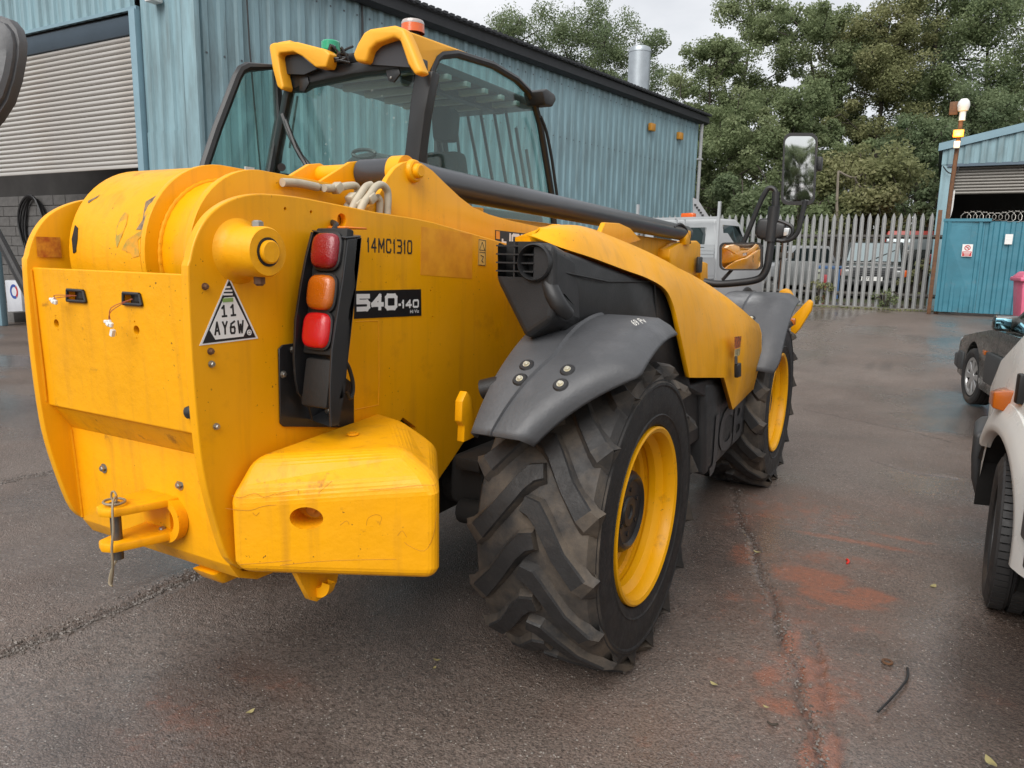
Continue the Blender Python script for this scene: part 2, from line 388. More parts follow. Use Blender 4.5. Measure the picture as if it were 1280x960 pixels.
green = sstep(17.2, 19.5, GY) * sstep(-8, -5, GX)
nx, ny = GX.shape
co = np.stack([GX, GY, GZ], -1).reshape(-1, 3)
ii = np.arange(nx * ny).reshape(nx, ny)
fq = np.stack([ii[:-1, :-1], ii[1:, :-1], ii[1:, 1:], ii[:-1, 1:]], -1).reshape(-1)
me = bpy.data.meshes.new('ground'); nf = len(fq) // 4
me.vertices.add(len(co)); me.vertices.foreach_set('co', co.reshape(-1).astype(np.float32))
me.loops.add(nf * 4); me.loops.foreach_set('vertex_index', fq.astype(np.int32))
me.polygons.add(nf); me.polygons.foreach_set('loop_start', np.arange(0, nf * 4, 4, dtype=np.int32))
me.polygons.foreach_set('use_smooth', np.ones(nf, bool))
for nme, arr in (('stain', st), ('crack', crk), ('wet', wet), ('green', green)):
    a = me.attributes.new(nme, 'FLOAT', 'POINT'); a.data.foreach_set('value', arr.reshape(-1).astype(np.float32))
me.update(calc_edges=True)

gm = bpy.data.materials.new('wet_asphalt'); gm.use_nodes = True
nt = gm.node_tree; N = nt.nodes; Lk = nt.links.new; bs = N['Principled BSDF']
def node(t, **k):
    n = N.new(t)
    for a, b in k.items(): setattr(n, a, b)
    return n
tcg = node('ShaderNodeNewGeometry').outputs['Position']
def nz(sc, det=4, ro=.6):
    n = node('ShaderNodeTexNoise'); n.inputs['Scale'].default_value = sc; n.inputs['Detail'].default_value = det; n.inputs['Roughness'].default_value = ro; Lk(tcg, n.inputs['Vector']); return n.outputs['Fac']
def rg(v, a, b, c=0, d=1):
    n = node('ShaderNodeMapRange'); n.inputs[1].default_value = a; n.inputs[2].default_value = b; n.inputs[3].default_value = c; n.inputs[4].default_value = d; Lk(v, n.inputs[0]); return n.outputs[0]
def mth(op, a, b):
    n = node('ShaderNodeMath', operation=op)
    for i, q in enumerate((a, b)):
        if isinstance(q, (int, float)): n.inputs[i].default_value = q
        else: Lk(q, n.inputs[i])
    return n.outputs[0]
def mixc(f, a, b):
    n = node('ShaderNodeMix', data_type='RGBA')
    if isinstance(f, float): n.inputs[0].default_value = f
    else: Lk(f, n.inputs[0])
    for i, q in ((6, a), (7, b)):
        if isinstance(q, tuple): n.inputs[i].default_value = (*q, 1)
        else: Lk(q, n.inputs[i])
    return n.outputs[2]
def att(s): return node('ShaderNodeAttribute', attribute_name=s).outputs['Fac']
vo = node('ShaderNodeTexVoronoi'); vo.inputs['Scale'].default_value = 165; Lk(tcg, vo.inputs['Vector'])
vs = node('ShaderNodeTexVoronoi'); vs.inputs['Scale'].default_value = 105; Lk(tcg, vs.inputs['Vector'])
sep = node('ShaderNodeSeparateColor'); Lk(vo.outputs['Color'], sep.inputs[0])
sep2 = node('ShaderNodeSeparateColor'); Lk(vs.outputs['Color'], sep2.inputs[0])
base = mixc(rg(nz(1.1, 6), .38, .62), (.132, .093, .074), (.212, .158, .130))
base = mixc(rg(nz(.35, 5), .45, .7, 0, .6), base, (.225, .19, .168))
base = mixc(rg(nz(95, 3), .42, .62, 0, .75), base, (.046, .037, .032))
base = mixc(rg(sep.outputs[0], .66, 1, 0, .7), base, (.21, .175, .15))
chip = mth('MULTIPLY', rg(sep2.outputs[1], .955, .965), rg(vs.outputs['Distance'], .5, .3))
base = mixc(mth('MULTIPLY', chip, .8), base, (.42, .39, .35))
base = mixc(mth('MULTIPLY', rg(mth('ADD', att('stain'), mth('MULTIPLY', mth('SUBTRACT', nz(5, 6), .5), .8)), .1, .9), .5), base, (.21, .105, .07))
stn = rg(mth('ADD', mth('MULTIPLY', att('stain'), 1.2), mth('MULTIPLY', mth('SUBTRACT', nz(9, 9, .75), .5), 2.4)), .5, .95)
base = mixc(mth('MULTIPLY', stn, .75), base, mixc(rg(nz(40, 4), .35, .65), (.34, .125, .07), (.22, .095, .06)))
base = mixc(mth('MULTIPLY', att('crack'), .62), base, (.030, .025, .022))
base = mixc(rg(mth('ADD', att('wet'), mth('MULTIPLY', mth('SUBTRACT', nz(6, 5), .5), .5)), .8, 1.15, 0, .55), base, (.045, .032, .026))
base = mixc(att('green'), base, mixc(rg(nz(.8, 6), .4, .6), (.06, .055, .03), (.045, .06, .02)))
Lk(base, bs.inputs['Base Color'])
wv = rg(mth('ADD', att('wet'), mth('MULTIPLY', mth('SUBTRACT', nz(3.2, 6), .5), .9)), .25, .85)
rgh = mth('ADD', rg(wv, 0, 1, .42, .15), mth('MULTIPLY', mth('SUBTRACT', nz(30, 3), .5), .18))
rgh = mth('MAXIMUM', rgh, mth('MULTIPLY', att('green'), .9))
Lk(rgh, bs.inputs['Roughness']); bs.inputs['Specular IOR Level'].default_value = .5
hgt = mth('ADD', mth('MULTIPLY', vo.outputs['Distance'], -.75), mth('ADD', mth('MULTIPLY', nz(120, 4), 1.0), mth('ADD', mth('MULTIPLY', nz(9, 5), 1.8), mth('MULTIPLY', nz(26, 4), 1.6))))
bp = node('ShaderNodeBump'); bp.inputs['Distance'].default_value = .0050; bp.inputs['Strength'].default_value = .9
bq = node('ShaderNodeBump'); bq.inputs['Distance'].default_value = .0024; Lk(mth('ADD', nz(26, 5), mth('MULTIPLY', nz(90, 3), .5)), bq.inputs['Height']); Lk(bq.outputs[0], bs.inputs['Coat Normal'])
Lk(mth('MULTIPLY', wv, mth('SUBTRACT', .85, mth('MULTIPLY', att('green'), .85))), bs.inputs['Coat Weight']); bs.inputs['Coat Roughness'].default_value = .12; bs.inputs['Coat IOR'].default_value = 1.45
Lk(hgt, bp.inputs['Height']); Lk(bp.outputs[0], bs.inputs['Normal'])
me.materials.append(gm)
tag(link('ground', me), 'wet brown grey asphalt yard with red brick dust stains', kind='structure')

# loose gravel along the joints, past counting
def gravel(name, lines, n, smin, smax, spread, mat):
    V = []; base_v = np.array([(1, 0, 0), (-.5, .87, 0), (-.5, -.87, 0), (0, 0, .9), (.1, .1, -.6)])
    F = [(0, 1, 3), (1, 2, 3), (2, 0, 3), (1, 0, 4), (2, 1, 4), (0, 2, 4)]
    vv, ff = [], []
    for i in range(n):
        ln = lines[i % len(lines)]; k = rng.integers(0, len(ln) - 1); t = rng.random()
        x = ln[k][0] * (1 - t) + ln[k + 1][0] * t + rng.normal(0, spread); y = ln[k][1] * (1 - t) + ln[k + 1][1] * t + rng.normal(0, spread)
        s = rng.uniform(smin, smax); a = rng.uniform(0, 6.28); c, q = math.cos(a), math.sin(a)
        b = base_v * rng.uniform(.6, 1.2, 3) * s
        b = np.stack([b[:, 0] * c - b[:, 1] * q, b[:, 0] * q + b[:, 1] * c, b[:, 2]], 1)
        ix = np.searchsorted(gx, x); iy = np.searchsorted(gy, y)
        z = GZ[min(ix, nx - 1), min(iy, ny - 1)]
        o = len(vv); vv += (b + [x, y, z + s * .2]).tolist(); ff += [tuple(o + j for j in f) for f in F]
    m2 = bpy.data.meshes.new(name); m2.from_pydata(vv, [], ff); m2.materials.append(mat)
    return tag(link(name, m2), kind='stuff')
stone_m = M('gravel_stone', (.20, .175, .155), .5, var=.5, vscale=30, col2=(.08, .068, .06))
tag(gravel('loose_gravel', [crack_b, crack_b, crack_b, crack_f, crack_a], 3000, .003, .009, .03, stone_m), 'loose gravel lying along the cracks of the yard')
pale_stone = M('pale_chip', (.42, .39, .34), .5)
tag(gravel('scattered_chips', [G([(300, 800), (560, 900), (900, 950), (1250, 940)]), G([(420, 780), (700, 900), (1000, 820), (1180, 700)]), G([(950, 560), (1100, 640), (1200, 660)])], 2600, .001, .0026, .4, pale_stone), 'pale stone chips scattered over the yard')

# ================================================================== BLUE WORKSHOP (left)
blue = M('blue_cladding', (.235, .370, .415), .48, var=.14, vscale=1.6, dirt=(.10, .13, .13), dscale=3, damt=.7, dlo=.46, dhi=.70, stretch=(1.6, 1.6, .22), bump=.0025, bscale=5)
blue_d = M('blue_grey_flashing', (.085, .125, .165), .45, var=.1, vscale=3)
blue_l = M('pale_blue_trim', (.20, .32, .38), .5, var=.12, vscale=3)
roof_d = M('black_roof_trim', (.022, .024, .028), .6, var=.3, vscale=8)
shut_m = M('galvanised_shutter', (.50, .48, .45), .42, .25, var=.12, vscale=2, stretch=(.3, 1, 6), dirt=(.30, .22, .14), dscale=2.2, damt=.5, dlo=.55, dhi=.8)
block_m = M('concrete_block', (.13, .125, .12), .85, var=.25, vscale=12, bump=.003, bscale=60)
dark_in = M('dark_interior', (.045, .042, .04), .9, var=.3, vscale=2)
galv = M('galvanised_flue', (.40, .44, .47), .4, .5, var=.15, vscale=4)
brick_br = M('brown_brick', (.15, .085, .06), .85, var=.3, vscale=15)

FY = 4.377                                    # front face
A = Vector((-6.83, FY, 0)); Bv = Vector((-4.48, 19.7, 0)); EAVE = 5.42
ud = (Bv - A).normalized(); un = Vector((ud.y, -ud.x, 0))       # along the long wall, out of it
wk = empty('workshop_building', (A.x, A.y, 0), 0, 'long blue corrugated workshop with a half open roller shutter', 'workshop')
def W0(v): return Vector(v) - Vector((A.x, A.y, 0))
def clad_mesh(name, width, z0, z1, mat, pitch=.25, dep=.032, dz=0):
    """one sheet of trapezoidal cladding: x along the wall, y outwards (towards -y), closed at the back"""
    pr = [(0, 0)]; n = max(1, round(width / pitch)); pw = width / n
    for i in range(n):
        x = i * pw
        pr += [(x + pw * .30, 0), (x + pw * .42, dep), (x + pw * .72, dep), (x + pw * .84, 0)]
    pr.append((width - .002, 0)); pr += [(width - .002, -.01), (0, -.01)]
    b = B(); b.prism([(x, -y, z0) for x, y in pr], (0, 0, z1 - z0))
    for v in b.bm.verts:
        if dz and v.co.z > (z0 + z1) / 2: v.co.z += dz * v.co.x / width
    return b.done(name, mat, None, ang=20)
def place(o, parent, at_, ang): o.parent = parent; o.location = at_; o.rotation_euler = (0, 0, ang); return o
ang_s = math.atan2(ud.y, ud.x)
# long wall: 15 sheets, shared mesh; plus a low block plinth
Llen = (Bv - A).length; nsh = 15; sw = Llen / nsh
s0 = clad_mesh('cladding_sheet', sw, .55, EAVE - .03, blue, pitch=.24)
for i in range(nsh):
    o = s0 if i == 0 else s0.copy()
    if i: COL.objects.link(o)
    place(o, wk, W0(A + ud * (sw * i) + Vector((0, 0, 0)) + un * (.012 if i % 2 else .010)), ang_s)
b = B(); q = [A - un * .02, Bv - un * .02]
b.prism([W0(q[0]), W0(q[1]), W0(q[1] - un * .2), W0(q[0] - un * .2)], (0, 0, .62)); b.done('plinth', block_m, wk)
b = B()
for i in range(nsh):
    for k in range(4):
        for z in (1.1, 2.6, 4.1, 5.2): b.box(W0(A + ud * (sw * (i + (k + .57) / 4)) + un * .046 + Vector((0, 0, z))), (.022, .012, .022), Matrix.Rotation(ang_s, 3, 'Z'))
tag(b.done('screw_heads', M('grey_screw', (.10, .11, .12), .5, .3), wk), kind='stuff')
# front wall right of the shutter
dx0 = -8.03
for z0, z1, nm in ((0.1, 3.12, 'cladding_sheet'), (3.09, EAVE, 'cladding_sheet')):
    o = clad_mesh(nm, A.x - .14 - (dx0 + .14), z0, z1, blue, pitch=.25)
    place(o, wk, W0((dx0 + .14, FY - (.012 if z0 < 1 else .002), 0)), 0)
hd = 4.74
nF = 5
for i in range(nF):
    xw = 1.0
    if i == 0: h0 = clad_mesh('cladding_sheet', xw, hd, 6.6, blue, pitch=.2); o = h0
    else: o = h0.copy(); COL.objects.link(o)
    place(o, wk, W0((dx0 - xw * (i + 1) + .02, FY - .003 - .002 * (i % 2), 0)), 0)
o = clad_mesh('cladding_sheet', A.x - dx0, EAVE + .02, 6.6, blue, pitch=.25, dz=-1.0); place(o, wk, W0((dx0 + .03, FY - .008, 0)), 0)
b = B(); b.box(W0((A.x - .03, FY - .015, 2.75)), (.26, .09, 5.3), bev=.012)
b.done('corner_flashing', blue, wk)
b = B(); b.box(W0((dx0 + .06, FY - .03, 2.38)), (.13, .12, 4.72), bev=.006); b.done('door_jamb', blue_l, wk)
b = B(); b.prism([W0((-13.2, FY - .055, hd)), W0((dx0 + .12, FY - .055, hd)), W0((dx0 + .12, FY - .055, hd + .045)), W0((-13.2, FY - .055, hd + .045))], (0, .06, 0)); b.done('header_trim', blue_l, wk)
# shutter drum housing and slats
b = B(); b.prism([W0((-13.2, FY + .06, 4.74)), W0((-13.2, FY - .0, 4.70)), W0((-13.2, FY + .03, 4.60)), W0((-13.2, FY + .10, 4.50)), W0((-13.2, FY + .42, 4.46)), W0((-13.2, FY + .42, 4.74))], (dx0 + 13.2, 0, 0))
b.done('shutter_housing', blue_d, wk)
pitch = .0735; ns = 25
prof = [(.02, 0), (-.004, .012), (-.012, .035), (-.004, .058), (.012, .066), (.02, .072), (.03, .072), (.03, 0)]
b = B(); b.prism([(0, y, z) for y, z in prof], (5.2, 0, 0)); sl0 = b.done('shutter_slat', shut_m, wk, ang=50)
for i in range(ns):
    o = sl0 if i == 0 else sl0.copy()
    if i: COL.objects.link(o)
    o.location = W0((dx0 - 5.2, FY + .13 + .001 * (i % 2), 2.735 + i * pitch))
b = B(); b.box(W0((dx0 - 2.6, FY + .145, 2.705)), (5.2, .045, .055), bev=.008); b.done('bottom_bar', shut_m, wk)
# inside: back wall of blocks, side wall, floor slab, roof
bw = FY + 2.3
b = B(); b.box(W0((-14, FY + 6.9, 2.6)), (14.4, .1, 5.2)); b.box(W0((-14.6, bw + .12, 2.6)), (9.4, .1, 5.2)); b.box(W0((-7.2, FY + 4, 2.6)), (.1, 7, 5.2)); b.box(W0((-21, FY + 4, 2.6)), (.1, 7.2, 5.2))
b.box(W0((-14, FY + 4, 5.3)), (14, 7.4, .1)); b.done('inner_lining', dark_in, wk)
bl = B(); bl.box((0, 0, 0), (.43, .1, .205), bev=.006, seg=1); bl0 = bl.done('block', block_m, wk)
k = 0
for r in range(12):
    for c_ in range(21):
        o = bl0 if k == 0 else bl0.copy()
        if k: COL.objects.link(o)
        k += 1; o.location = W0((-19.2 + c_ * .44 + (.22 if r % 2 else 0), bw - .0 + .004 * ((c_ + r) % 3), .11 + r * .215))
# eave, gutter, roof
b = B(); p0 = A + un * .22 - ud * .25; p1 = Bv + un * .22 + ud * .25
pf = lambda o_, z: [W0(o_ + Vector((0, 0, z)))]
def eprism(prof, name, mat, e0=p0, e1=p1):
    b = B(); b.prism([W0(e0 - un * d + Vector((0, 0, z))) for d, z in prof], e1 - e0); return b.done(name, mat, wk)
eprism([(0, EAVE), (0, EAVE + .16), (.05, EAVE + .18), (.22, EAVE + .14), (.22, EAVE - .03), (.1, EAVE - .05)], 'eave_flashing', roof_d)
eprism([(-.06, EAVE + .175), (-.06, EAVE + .215), (7.5, EAVE + 1.45), (7.5, EAVE + 1.40)], 'roof', roof_d)
nr = 96
b = B(); b.box((0, 0, 0), (.10, .07, .05), Matrix.Rotation(ang_s, 3, 'Z')); re0 = b.done('roof_sheet_end', roof_d, wk)
for i in range(nr):
    o = re0 if i == 0 else re0.copy()
    if i: COL.objects.link(o)
    o.location = W0(p0 + (p1 - p0) * ((i + .5) / nr) + un * .05 + Vector((0, 0, EAVE + .215)))
# far end wall and downpipe
o = clad_mesh('cladding_sheet', 4, .5, EAVE, blue); place(o, wk, W0(Bv - un * .05), ang_s + math.pi / 2)
pv = M('pale_downpipe', (.42, .43, .43), .5, var=.15)
pp = Bv + un * .10 + ud * .02
b = B(); b.tube([W0(pp + Vector((0, 0, .5))), W0(pp + Vector((0, 0, EAVE - .02)))], .05, 12)
for z in (1.6, 3.0, 4.4): b.box(W0(pp + Vector((0, 0, z))), (.15, .15, .05))
b.done('downpipe', pv, wk)
# two amber flood lamps under the eave
fl_m = M('amber_floodlight', (.62, .28, .03), .4, var=.2)
for px, py in ((815, 159), (850, 170)):
    q = P(px, py, pl=(A + un * .1, Bv + un * .1, A + un * .1 + Vector((0, 0, 1))))
    b = B(); rm = Matrix.Rotation(ang_s, 3, 'Z')
    b.box(W0(q), (.24, .10, .19), rm, bev=.015); b.box(W0(q - un * .08), (.06, .12, .06), rm); fo = b.done('flood_lamp', fl_m, wk)
# cable down the wall, sheet joint line, little lamp on the corner
b = B(); b.tube([W0(P(x, y, pl=(A + un * .06, Bv + un * .06, A + un * .06 + Vector((0, 0, 1))))) for x, y in [(308, -10), (312, 60), (318, 130), (322, 175), (330, 260)]], .012, 6); b.done('wall_cable', plastic, wk)
b = B(); b.tube([W0(P(x, y, pl=(A + un * .06, Bv + un * .06, A + un * .06 + Vector((0, 0, 1))))) for x, y in [(452, -10), (453, 30), (454, 110)]], .018, 6); b.done('wall_conduit', plastic, wk)
q = P(192, -2, Y=FY - .12); b = B(); b.box(W0(q), (.16, .16, .1), bev=.01); b.done('corner_lamp', white_p, wk)
# flue standing on the roof
q0 = P(797, 128, pl=(A - un * .7, Bv - un * .7, A - un * .7 + Vector((0, 0, 1))))
fz = q0.z; fk = (q0 - CAM).dot(ROT[2]) / 21.5
fu = empty('roof_flue', (q0.x, q0.y, fz - .9), 0, 'round galvanised flue on a brown collar behind the workshop roof', 'flue')
b = B(); b.lathe([(-.6, .31), (1.10, .31), (1.10, .34), (1.19, .34), (1.19, .2)], (0, 0, 0), 'Z', 24); b.done('collar', brick_br, fu)
b = B(); b.lathe([(1.2, .29), (1.2, .315), (2.25, .315), (2.25, .325), (2.30, .325), (2.38, .29), (2.42, .2), (2.42, .0)], (0, 0, 0), 'Z', 32); b.done('cowl', galv, fu); fu.scale = (fk, fk, fk); fu.location.z = fz - .9 * fk

# things in the doorway
hz = bw - .09
hc = empty('hose_coil', P(45, 285, Y=hz), 0, 'black hose coil hanging on the block wall inside the dark doorway', 'hose')
c0 = hc.location.copy(); b = B()
for k in range(4):
    pts = [Vector((.42 * math.cos(t) * (1 + .05 * k) + .03 * math.sin(3 * t + k), -.03 * k, .62 * math.sin(t) * (1 + .03 * k))) for t in np.linspace(0, 2 * math.pi, 33)]
    b.tube(pts, .026, 6)
b.done('hose_loop', plastic, hc)
q = P(30, 352, Y=6.6)
bx = empty('white_tin', (q.x, q.y, 0), 0, 'white container with a blue and red roundel inside the doorway', 'container')
b = B(); b.box((0, 0, .38), (.62, .5, .76), bev=.03); b.done('container_body', M('white_plastic', (.6, .62, .66), .4, var=.15), bx)
bl_ = M('print_blue', (.03, .07, .3), .5); rd_ = M('print_red', (.45, .03, .04), .5)
b = B(); b.lathe([(-.254, .10), (-.254, .16)], (.05, 0, .52), 'Y', 32, 60, 300); b.done('roundel', bl_, bx)
b = B(); b.lathe([(-.254, .10), (-.254, .16)], (.05, 0, .52), 'Y', 32, -55, 55); b.done('roundel', rd_, bx)
q = P(5, 415, Y=5.0)
b = B(); b.box((q.x - .1, 5.0, 1.2), (.35, .12, 2.4), bev=.02)
tag(b.done('door_leaf', blue_l, None, loc=(q.x, 5.0, 0)), 'pale blue door leaf standing inside the workshop doorway at the left', 'door')
q = P(24, 412, Y=5.6)
b = B(); b.box((q.x, 5.6, .09), (.28, .3, .22), bev=.01)
tag(b.done('grey_block', block_m, None, loc=(q.x, 5.6, 0)), 'loose grey concrete block on the floor by the doorway', 'block')

# ================================================================== PALISADE FENCE
FN = 16.4
pal_m = M('galvanised_palisade', (.34, .345, .34), .55, .2, var=.15, vscale=3)
fence = empty('palisade_fence', (-7, FN, .4), 0, 'grey galvanised palisade fence with pointed pales across the back of the yard', 'fence')
rail_m = M('weathered_rail', (.10, .095, .085), .7, .1, var=.2)
def pale_mesh():
    b = B(); w_, d_ = .043, .015
    pr = [(-w_, d_), (-w_ * .55, 0), (-w_ * .3, -d_), (w_ * .3, -d_), (w_ * .55, 0), (w_, d_), (w_ * .6, d_ + .004), (-w_ * .6, d_ + .004)]
    r0 = [Vector((x, y, -.12)) for x, y in pr]; r1 = [Vector((x, y, 2.02)) for x, y in pr]; r2 = [Vector((x * .62, y, 2.09)) for x, y in pr]; r3 = [Vector((x * .08, y * .5, 2.145)) for x, y in pr]
    b.loft([r0, r1, r2, r3], True, True); return b.done('pale', pal_m, fence)
p_0 = pale_mesh(); np_ = 60
for i in range(np_):
    o = p_0 if i == 0 else p_0.copy()
    if i: COL.objects.link(o)
    x = i * .151
    o.location = (x, 0, gh(-7 + x, FN) - .4 + rng.uniform(-.008, .008)); o.rotation_euler = (rng.uniform(-.006, .006), rng.uniform(-.012, .012), 0)
for z in (.42, 1.72):
    b = B(); b.box((np_ * .151 / 2, .045, z), (np_ * .151, .05, .05)); b.box((np_ * .151 / 2, .068, z - .02), (np_ * .151, .006, .09)); b.done('rail', rail_m, fence)
for k in range(4):
    b = B(); b.box((.9 + k * 2.72, .11, 1.0), (.05, .10, 2.2)); b.done('post', pal_m, fence)
kb = M('mossy_concrete', (.17, .16, .14), .85, var=.3, vscale=5, bump=.004, bscale=30)
b = B(); b.box((-2.4, FN + .02, .44), (9.4, .26, .16), bev=.02); tag(b.done('kerb', kb, None, loc=(-2.4, FN, .4)), 'low concrete kerb under the palisade fence', kind='structure')

# ================================================================== GATE AND SMALL BUILDING (right)
GYY = 15.6; gz0 = gh(2.5, GYY)
gate_m = M('teal_gate_sheet', (.055, .215, .285), .45, var=.2, vscale=2.5, dirt=(.18, .17, .15), dscale=4, damt=.5, dlo=.58, dhi=.8, bump=.012, bscale=2.2)
gate = empty('sheet_gate', (2.0, GYY, gz0), 0, 'dented teal corrugated sheet gate topped with coiled wire', 'gate')
for i in range(4):
    o = clad_mesh('gate_sheet', .74, .06, 1.92 - .01 * i, gate_m, pitch=.185, dep=.03)
    o.data = o.data.copy()
    for v in o.data.vertices:
        wx = i * .74 + v.co.x
        v.co.y += .05 * (float(fbm(np.array(wx * 2.1 + 3), np.array(v.co.z * 2.1), 3)) - .5) - (.10 * max(0, 1 - v.co.x / .3) * (v.co.z / 1.9) if i == 0 else 0)
    place(o, gate, (.01 + i * .742, .003 * (i % 2), 0), 0)
b = B(); b.box((.42, -.02, 1.95), (.85, .06, .06)); b.box((1.9, .06, 1.9), (2.1, .06, .05)); b.box((1.45, .07, .35), (2.9, .05, .06)); b.done('gate_frame', gate_m, gate)
b = B()
for k in range(26):
    t0 = k * .11
    b.tube([Vector((.35 + t0 + .11 * math.sin(a) + .012 * a, .05 + .07 * math.cos(a * 1.0), 2.02 + .10 * math.cos(a) * (1 + .2 * math.sin(k)))) for a in np.linspace(0, 6.28, 10)], .006, 4)
b.done('wire_coil', steel, gate)
b = B(); b.box((-.08, .02, 1.08), (.075, .09, 2.16), bev=.006); b.done('gate_post', rusty, gate)
sp = P(1209, 313, Y=GYY - .05) - Vector((2.0, GYY, gz0))
sgn = empty('warning_sign', P(1209, 313, Y=GYY - .06), 0, 'small red and white prohibition sign on the teal gate', 'sign')
b = B(); b.box((0, 0, 0), (.185, .008, .25)); b.done('sign_board', white_p, sgn)
red_p = M('sign_red', (.5, .03, .03), .45)
b = B(); b.lathe([(-.006, .038), (-.006, .055)], (0, 0, .052), 'Y', 24); b.box((0, -.006, .052), (.09, .001, .014), Matrix.Rotation(R_(45), 3, 'Y')); b.done('prohibition_ring', red_p, sgn)
b = B(); b.box((0, -.0055, -.068), (.165, .002, .095)); b.done('red_panel', red_p, sgn)
b = B(); b.box((0, -.0055, .052), (.04, .001, .012)); b.box((.008, -.0055, .066), (.012, .001, .02)); b.done('hand_symbol', print_b, sgn)
for k in range(3):
    b = B(); b.box((0, -.0075, -.042 - k * .026), (.13 - .02 * k, .001, .011)); b.done('text_line', white_p, sgn)
b = B(); q = P(1261, 299, Y=GYY - .06); b.box(q, (.13, .006, .20)); b.box(q + Vector((0, -.004, .05)), (.09, .002, .012)); b.box(q + Vector((0, -.004, .0)), (.09, .002, .012))
tag(b.done('paper_notice', white_p, None, loc=q), 'plain white paper notice on the teal gate', 'notice')

SY = 19.0
sh = empty('small_shed', (1.8, SY, gh(3, SY)), 0, 'blue corrugated shed with a raised shutter behind the teal gate', 'shed')
zb = gh(3, SY)
def S0(x, z, dy=0): return Vector((x - 1.8, dy, z - zb))
b = B(); b.box(S0(1.98, 2.35), (.30, .25, 3.8), bev=.01); b.done('corner_column', blue, sh)
sl_ = .222
for i in range(9):
    o = clad_mesh('fascia_sheet', .66, 3.90, 4.33 + sl_ * (.66 * i), blue, pitch=.33, dep=.03, dz=sl_ * .66)
    place(o, sh, (i * .66 + .02, -.14 - .002 * (i % 2), -zb), 0)
b = B(); b.prism([S0(1.72, 4.22, -.22), S0(1.72, 4.40, -.22), S0(8, 4.40 + sl_ * 6.28, -.22), S0(8, 4.22 + sl_ * 6.28, -.22)], (0, .10, 0)); b.done('verge_trim', blue_l, sh)
b = B(); b.prism([S0(1.72, 4.36, -.1), S0(8, 4.36 + sl_ * 6.28, -.1), S0(8, 4.41 + sl_ * 6.28, -.1), S0(1.72, 4.41, -.1)], (0, 8, 0)); b.done('roof', blue, sh)
b = B(); b.box(S0(4.9, 3.88, -.13), (5.9, .07, .07)); b.done('lintel', blue_d, sh)
shut_d = M('brown_grey_shutter', (.26, .245, .22), .5, .2, var=.2, vscale=3, stretch=(.3, 1, 5))
sl1 = None
for i in range(9):
    if sl1 is None:
        b = B(); b.prism([(0, y * 1.1, z * 1.0) for y, z in prof], (5.7, 0, 0)); sl1 = b.done('shutter_slat', shut_d, sh, ang=50); o = sl1
    else: o = sl1.copy(); COL.objects.link(o)
    o.location = S0(2.14, 3.20 + i * .0735, .02 + .001 * (i % 2))
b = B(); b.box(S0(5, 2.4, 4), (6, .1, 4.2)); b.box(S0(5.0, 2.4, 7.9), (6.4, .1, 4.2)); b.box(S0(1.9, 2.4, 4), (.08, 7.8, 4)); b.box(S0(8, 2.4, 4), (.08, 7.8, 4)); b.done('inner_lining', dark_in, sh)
b = B(); b.tube([P(1198, 208, Y=SY - .2) - Vector((1.8, SY, zb)), P(1196, 216, Y=SY - .25) - Vector((1.8, SY, zb)), P(1186, 216, Y=SY - .25) - Vector((1.8, SY, zb)), P(1179, 208, Y=SY - .2) - Vector((1.8, SY, zb))], .014, 6, smooth=4); b.done('loose_cable', plastic, sh)
b = B(); b.prism([P(x, y, Y=15.9) - Vector((1.8, SY, zb)) for x, y in [(1187, 238), (1194, 238), (1191, 262), (1186, 278), (1183, 278)]], (0, .06, 0)); b.done('white_bracket', white_p, sh)

# lamp post with camera dome and lit lamp
LP = P(1190, 232, Y=15.8)
lp = empty('lamp_post', (LP.x, LP.y, gz0), 0, 'slim rusty post with a white camera dome and a lit yellow lamp', 'lamp post')
def L0(p): return Vector(p) - Vector((LP.x, LP.y, gz0))
t_ = P(1202, 142, Y=15.8)
b = B(); b.tube([L0((LP.x - .02, 15.8, gz0)), L0((LP.x - .005, 15.8, LP.z)), L0((LP.x + .03, 15.8, t_.z))], .045, 10); b.done('post', rusty, lp)
b = B(); hd_ = L0((LP.x + .04, 15.78, t_.z)); b.lathe([(-.14, .0), (-.14, .06), (.04, .06), (.05, .09), (.10, .105), (.16, .115), (.23, .10), (.28, .06), (.29, 0)], hd_, 'Z', 20); b.done('camera_dome', white_p, lp)
b = B(); b.box(hd_ + Vector((-.17, .05, .12)), (.16, .04, .26), bev=.01); b.done('rusty_plate', rusty, lp)
lampm = M('lit_sodium_lamp', (.9, .5, .06), .3, emit=(1, .48, .05), estr=1.6)
q = L0(P(1198, 167, Y=15.68)); b = B(); b.box(q, (.20, .10, .15), bev=.015); b.done('lamp_housing', fl_m, lp)
b = B(); b.box(q + Vector((0, -.055, 0)), (.16, .02, .11), bev=.008); b.done('lamp_lens', lampm, lp)
q = L0(P(1196, 181, Y=15.70)); b = B(); b.box(q, (.11, .08, .14), bev=.01); b.done('junction_box', white_p, lp)
pl_ = bpy.data.lights.new('sodium_lamp_light', 'POINT'); pl_.energy = 6; pl_.color = (1, .55, .15); pl_.shadow_soft_size = .08
po = bpy.data.objects.new('sodium_lamp_light', pl_); COL.objects.link(po); po.location = P(1198, 167, Y=15.5)
